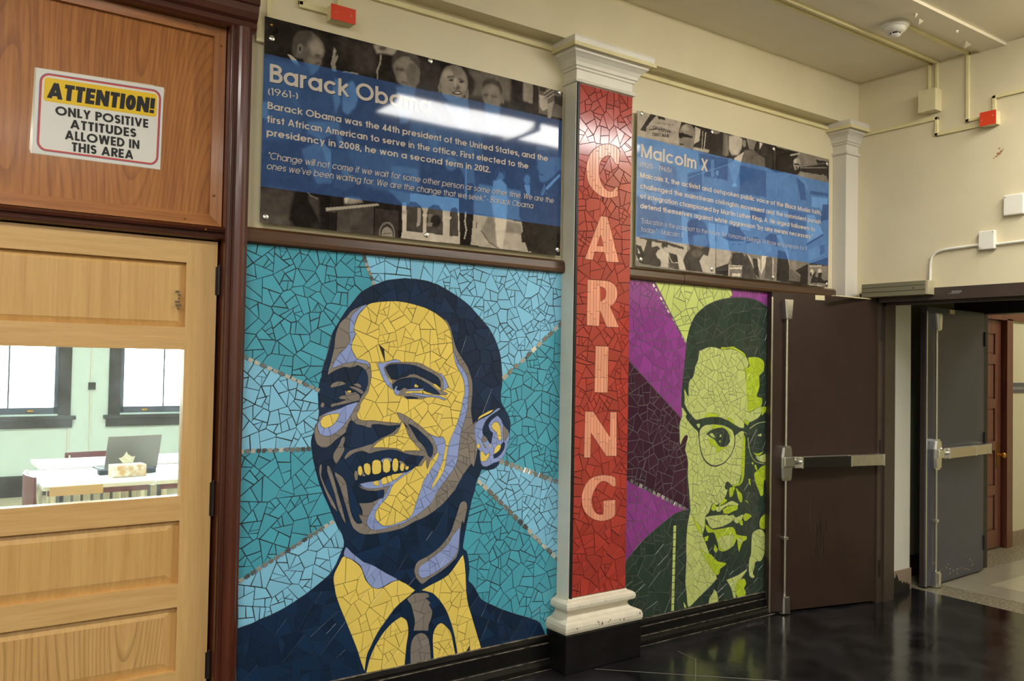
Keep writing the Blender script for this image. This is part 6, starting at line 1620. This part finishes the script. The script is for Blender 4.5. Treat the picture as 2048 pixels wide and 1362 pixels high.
# the oak door
D1 = empty('door_1', (.085, 0, 0), kind='structure'); DX = .085; DW = .905
def dbox(name, x0, x1, y0, y1, z0, z1, m, bv=0.0, parent=D1): b = MB(); b.box(x0-DX, x1-DX, y0, y1, z0, z1, b=bv); return b.build(name, MT[m], parent)
dbox('stile', .872, .988, 0, .045, .01, 1.974, 'oak'); dbox('stile', .085, .20, 0, .045, .01, 1.974, 'oak')
ZS = [(1.974,1.884),(1.634,1.547),(.986,.892),(.650,.562),(.318,.01)]
for z1, z0 in ZS: dbox('rail', .20, .872, 0, .045, z0, z1, 'oakh')
for i, (z0, z1) in enumerate(((1.634,1.884),(.650,.892),(.318,.562))):
    b = MB(); x0, x1 = .20-DX, .872-DX; bw = .045 if i else .028
    b.add([(x0,.022,z0),(x1,.022,z0),(x1,.022,z1),(x0,.022,z1),(x0+bw,.012,z0+bw*.8),(x1-bw,.012,z0+bw*.8),(x1-bw,.012,z1-bw*.8),(x0+bw,.012,z1-bw*.8)], [(0,1,5,4),(1,2,6,5),(2,3,7,6),(3,0,4,7)], 0)
    b.add([(x0,.022,z0),(x1,.022,z0),(x1,.022,z1),(x0,.022,z1)], [(0,1,2,3)], 0)
    b.build('panel_bevel', MT['oakp'], D1)
    nb = 6; zz0, zz1 = z0+bw*.8, z1-bw*.8
    for k in range(nb):     # edge-glued boards of the raised field
        a_ = x0+bw+(x1-x0-2*bw)*k/nb; c_ = x0+bw+(x1-x0-2*bw)*(k+1)/nb; b = MB(); b.box(a_+.0002, c_-.0002, .0116, .02, zz0, zz1)
        mm = mat('blond oak board %d%d' % (i, k), (0,0,0)) if False else MT['oakc' if i == 2 else 'oakp']; ob_ = b.build('board', mm, D1)
for z0, z1, x in ((1.765,1.875,.994),(.90,1.03,.994),(.27,.37,.994)):
    b = MB(); b.tube([(x-DX, -.008, z0), (x-DX, -.008, z1)], .007, 10); b.lathe([(.004,0),(.006,.004),(.0,.012)], (x-DX,-.008,z1), 'z', 8); b.box(x-DX-.012, x-DX+.010, -.003, .001, z0, z1); b.build('hinge', MT['dark'], D1)
b = MB(); b.box(.200-DX, .872-DX, .019, .023, .986, 1.547); b.build('glass_pane', MT['dglass'], D1)
b = MB(); rs = random.Random(9)
for i in range(6): b.box(.845-DX+rs.uniform(-.012,.006), .848-DX+rs.uniform(-.006,.012), -.0006, .002, 1.70+i*.013, 1.708+i*.013)
b.build('pencil_smudge', mat('graphite smudge', (112,96,72), .7), D1)['kind'] = 'structure'
# ---------------------------------------------------------------- classroom behind the glass
YW = 7.0
struct('floor', MB().box(-4, 6, .15, YW, -.1, -.001), mat('classroom floor', (214,196,160), .4))
struct('ceiling_classroom', MB().box(-4, 6, .15, YW+.1, 3.3, 3.4), MT['mint'])
struct('wall_classroom_left', MB().box(-4.1, -4, .15, YW, 0, 3.3), MT['mint']); struct('wall_classroom_right', MB().box(6, 6.1, .15, YW, 0, 3.3), MT['mint'])
wins = [(-1.25, -.30), (.42, 1.36), (1.98, 2.92), (3.6, 4.5)]
cw = MB(); e = -4
for a_, b_ in wins: cw.box(e, a_, YW, YW+.2, 0, 3.3); cw.box(a_, b_, YW, YW+.2, 0, .87); cw.box(a_, b_, YW, YW+.2, 2.7, 3.3); e = b_
cw.box(e, 6, YW, YW+.2, 0, 3.3); struct('wall_classroom_back', cw, MT['mint'])
struct('baseboard_classroom', MB().box(-4, 6, YW-.03, YW, 0, .22), MT['dark'])
for i, (a_, b_) in enumerate(wins):
    w_ = empty('window_%d' % (i+1), (a_, YW, .87), kind='structure'); W_ = b_-a_
    b = MB(); b.box(-.12, .0, -.03, .05, -.05, 1.9); b.box(W_, W_+.12, -.03, .05, -.05, 1.9); b.box(-.12, W_+.12, -.03, .05, 1.83, 1.95); b.build('window_casing', MT['dark'], w_)
    b = MB(); b.box(0, W_, .0, .06, 0, .07); b.box(0, .04, .0, .06, 0, 1.83); b.box(W_-.04, W_, .0, .06, 0, 1.83); b.box(W_/2-.008, W_/2+.008, .01, .05, .07, 1.83); b.box(0, W_, .0, .06, .90, .95); b.build('window_sash', mat('blue grey sash', (70,78,98), .4) if i == 0 else bpy.data.materials['blue grey sash'], w_)
    b = MB(); b.box(-.17, W_+.17, -.08, .0, -.06, -.02, b=.004); b.box(-.14, W_+.14, -.03, 0, -.15, -.06); b.build('window_sill', MT['dark'], w_)
    b = MB(); b.box(.04, W_-.04, .035, .038, .07, 1.83); b.build('window_pane', MT['glass'], w_)
    for k in (.28, .72): b = MB(); b.box(W_*k-.03, W_*k+.03, -.012, 0, .02, .045, b=.004); b.build('sash_lift', MT['brass'], w_)
for px in (138, 181):  # left one stands in for a pale line on the door glass
    q = at(px, 800, 1, YW-.01); b = MB(); b.tube([(q[0], YW-.012, .2), (q[0], YW-.012, 3.28)], .008, 6); tag(b.build('wall_cable', MT['white']), 'thin white cable %s the dark wall switch' % ('left of' if px == 138 else 'running through'), 'cable')
q = at(184, 772, 1, YW-.02); r, c = box3('wall_switch', (q[0]-.035, YW-.04, q[2]-.04), (q[0]+.035, YW, q[2]+.04), 'dark', 'dark switch box between the classroom windows', 'switch')
fixture(-1, 3, 3.3, 1.2, .4, 'lampc', 'ceiling light on the left inside the classroom'); fixture(1.6, 3, 3.3, 1.2, .4, 'lampc', 'ceiling light in the middle of the classroom')
# tables
def table(name, x0, x1, y0, y1, z, m, label, apron='plum'):
    r = empty(name, ((x0+x1)/2, (y0+y1)/2, 0), label=label, cat='table'); X, Y = (x1-x0)/2, (y1-y0)/2
    b = MB(); b.box(-X, X, -Y, Y, z-.025, z, b=.004); b.build('tabletop', m, r)
    b = MB(); b.box(-X+.03, X-.03, -Y+.03, -Y+.05, z-.06, z-.025); b.box(-X+.03, X-.03, Y-.05, Y-.03, z-.06, z-.025); b.build('apron', MT[apron], r)
    for sx in (-1, 1):
        for sy in (-1, 1): b = MB(); b.tube([(sx*(X-.06), sy*(Y-.06), z-.03), (sx*(X-.06), sy*(Y-.06), 0)], .018, 10); b.build('leg', MT['alu'], r)
    return r
MT['plum'] = mat('plum edge', (112,56,66), .4)
wt_ = mat('white laminate', (236,238,236), .3)
table('work_table', .66, 1.27, 2.15, 2.95, .755, wt_, 'white table nearest the door with a wooden front edge')
table('work_table', 1.28, 2.6, 2.15, 2.95, .752, wt_, 'white table at the right of the glass carrying the laptop')
table('work_table', .75, 2.1, 3.02, 3.62, .755, wt_, 'white table further back in the classroom')
b = MB(); q = at(100, 968, 1, 2.13); q2 = at(207, 958, 1, 2.13); b.box(0, q2[0]-q[0], 0, .02, -.055, .0, b=.003); o = b.build('wooden_board', MT['oakh']); o.location = (q[0], 2.128, .755); tag(o, 'blond wooden board along the near table edge', 'board')
# laptop
lp = empty('laptop', (1.23, 2.83, .7555), .12, label='open grey laptop on the white table', cat='laptop')
b = MB(); b.box(-.17, .17, -.12, .12, 0, .016, b=.003); b.build('keyboard_deck', MT['alud'], lp)
b = MB(); b.add([(-.17,-.12,.016),(.17,-.12,.016),(.17,-.19,.235),(-.17,-.19,.235),(-.17,-.126,.014),(.17,-.126,.014),(.17,-.197,.233),(-.17,-.197,.233)], [(0,1,2,3),(7,6,5,4),(0,4,5,1),(1,5,6,2),(2,6,7,3),(3,7,4,0)]); b.build('screen_lid', mat('grey laptop lid', (128,124,122), .4), lp)
tb_ = empty('tissue_box', (1.165, 2.42, .7555), .08, label='patterned tissue box beside the laptop', cat='tissue box')
b = MB(); b.box(-.10, .10, -.055, .055, 0, .075, b=.003); b.build('carton', mat('patterned carton', (240,236,226), .6, col2=(214,170,110), vscale=30), tb_)
b = MB(); b.add([(-.03,-.01,.085),(.03,-.01,.085),(.045,.0,.125),(.01,.0,.115),(-.005,.01,.155),(-.03,0,.12),(-.055,0,.115)], [(0,1,2,3,4,5,6)]); b.add([(-.03,.012,.085),(.03,.012,.085),(.03,.015,.12),(-.0,.02,.14),(-.045,.012,.11)], [(0,1,2,3,4)]); b.build('tissue', MT['white'], tb_)
b = MB(); b.box(-.17, .17, -.04, .04, 0, .03, b=.004); o = b.build('pencil_case', mat('dark blue cloth', (30,40,58), .7)); o.location = (1.19, 2.56, .7555); tag(o, 'dark blue case lying by the tissue box', 'case')
# chairs seen through the glass
def chair(x, y, rz, m, label, top=.86):
    r = empty('classroom_chair', (x, y, 0), rz, label=label, cat='chair', group=None)
    b = MB(); b.box(-.20, .20, -.20, .20, .435, .46, b=.008); b.build('seat', m, r)
    b = MB(); n = 8; pf = [(-.20+.40*i/n, .20+.035*math.sin(math.pi*i/n)) for i in range(n+1)]; pf += [(u, v+.014) for u, v in pf[::-1]]
    b.prism(pf, lambda u, v, t: (u, v, t), 0, top-.2, top); b.build('backrest', m, r)
    for sx in (-1, 1):
        b = MB(); b.tube([(sx*.18,-.19,0),(sx*.17,-.15,.44)], .011, 8); b.build('leg', MT['chrome'], r)
        b = MB(); b.tube([(sx*.18,.24,0),(sx*.17,.17,.44),(sx*.17,.205,top-.02)], .011, 8); b.build('leg', MT['chrome'], r)
    return r
pl_ = mat('plum shell', (112,56,60), .4)
chair(1.20, 3.60, 0, pl_, 'plum chair behind the furthest white table', .775)
chair(.84, 2.45, math.pi/2, pl_, 'plum chair with chrome frame left of the near table', .80)
# rack of white binders under the table
q = at(165, 985, 1, 2.6)
rk = empty('binder_rack', (.93, 3.2, 0), label='low black rack of white binders below the tables', cat='rack')
b = MB(); b.box(-.05, .62, -.14, .14, .30, .32); b.box(-.05, .62, -.14, .14, 0, .02); b.box(-.06, -.04, -.14, .14, 0, .62); b.box(.61, .63, -.14, .14, 0, .62); b.build('rack_frame', MT['dark'], rk)
for i in range(10):
    b = MB(); b.box(-.022, .022, -.11, .11, 0, .27, b=.003); o = b.build('binder', MT['white']); o.location = (.93-.01+i*.062, 3.2, .321); tag(o, 'white binder upright in the low black rack', 'binder', 'binders in the low rack')
o.data.name = 'binder'
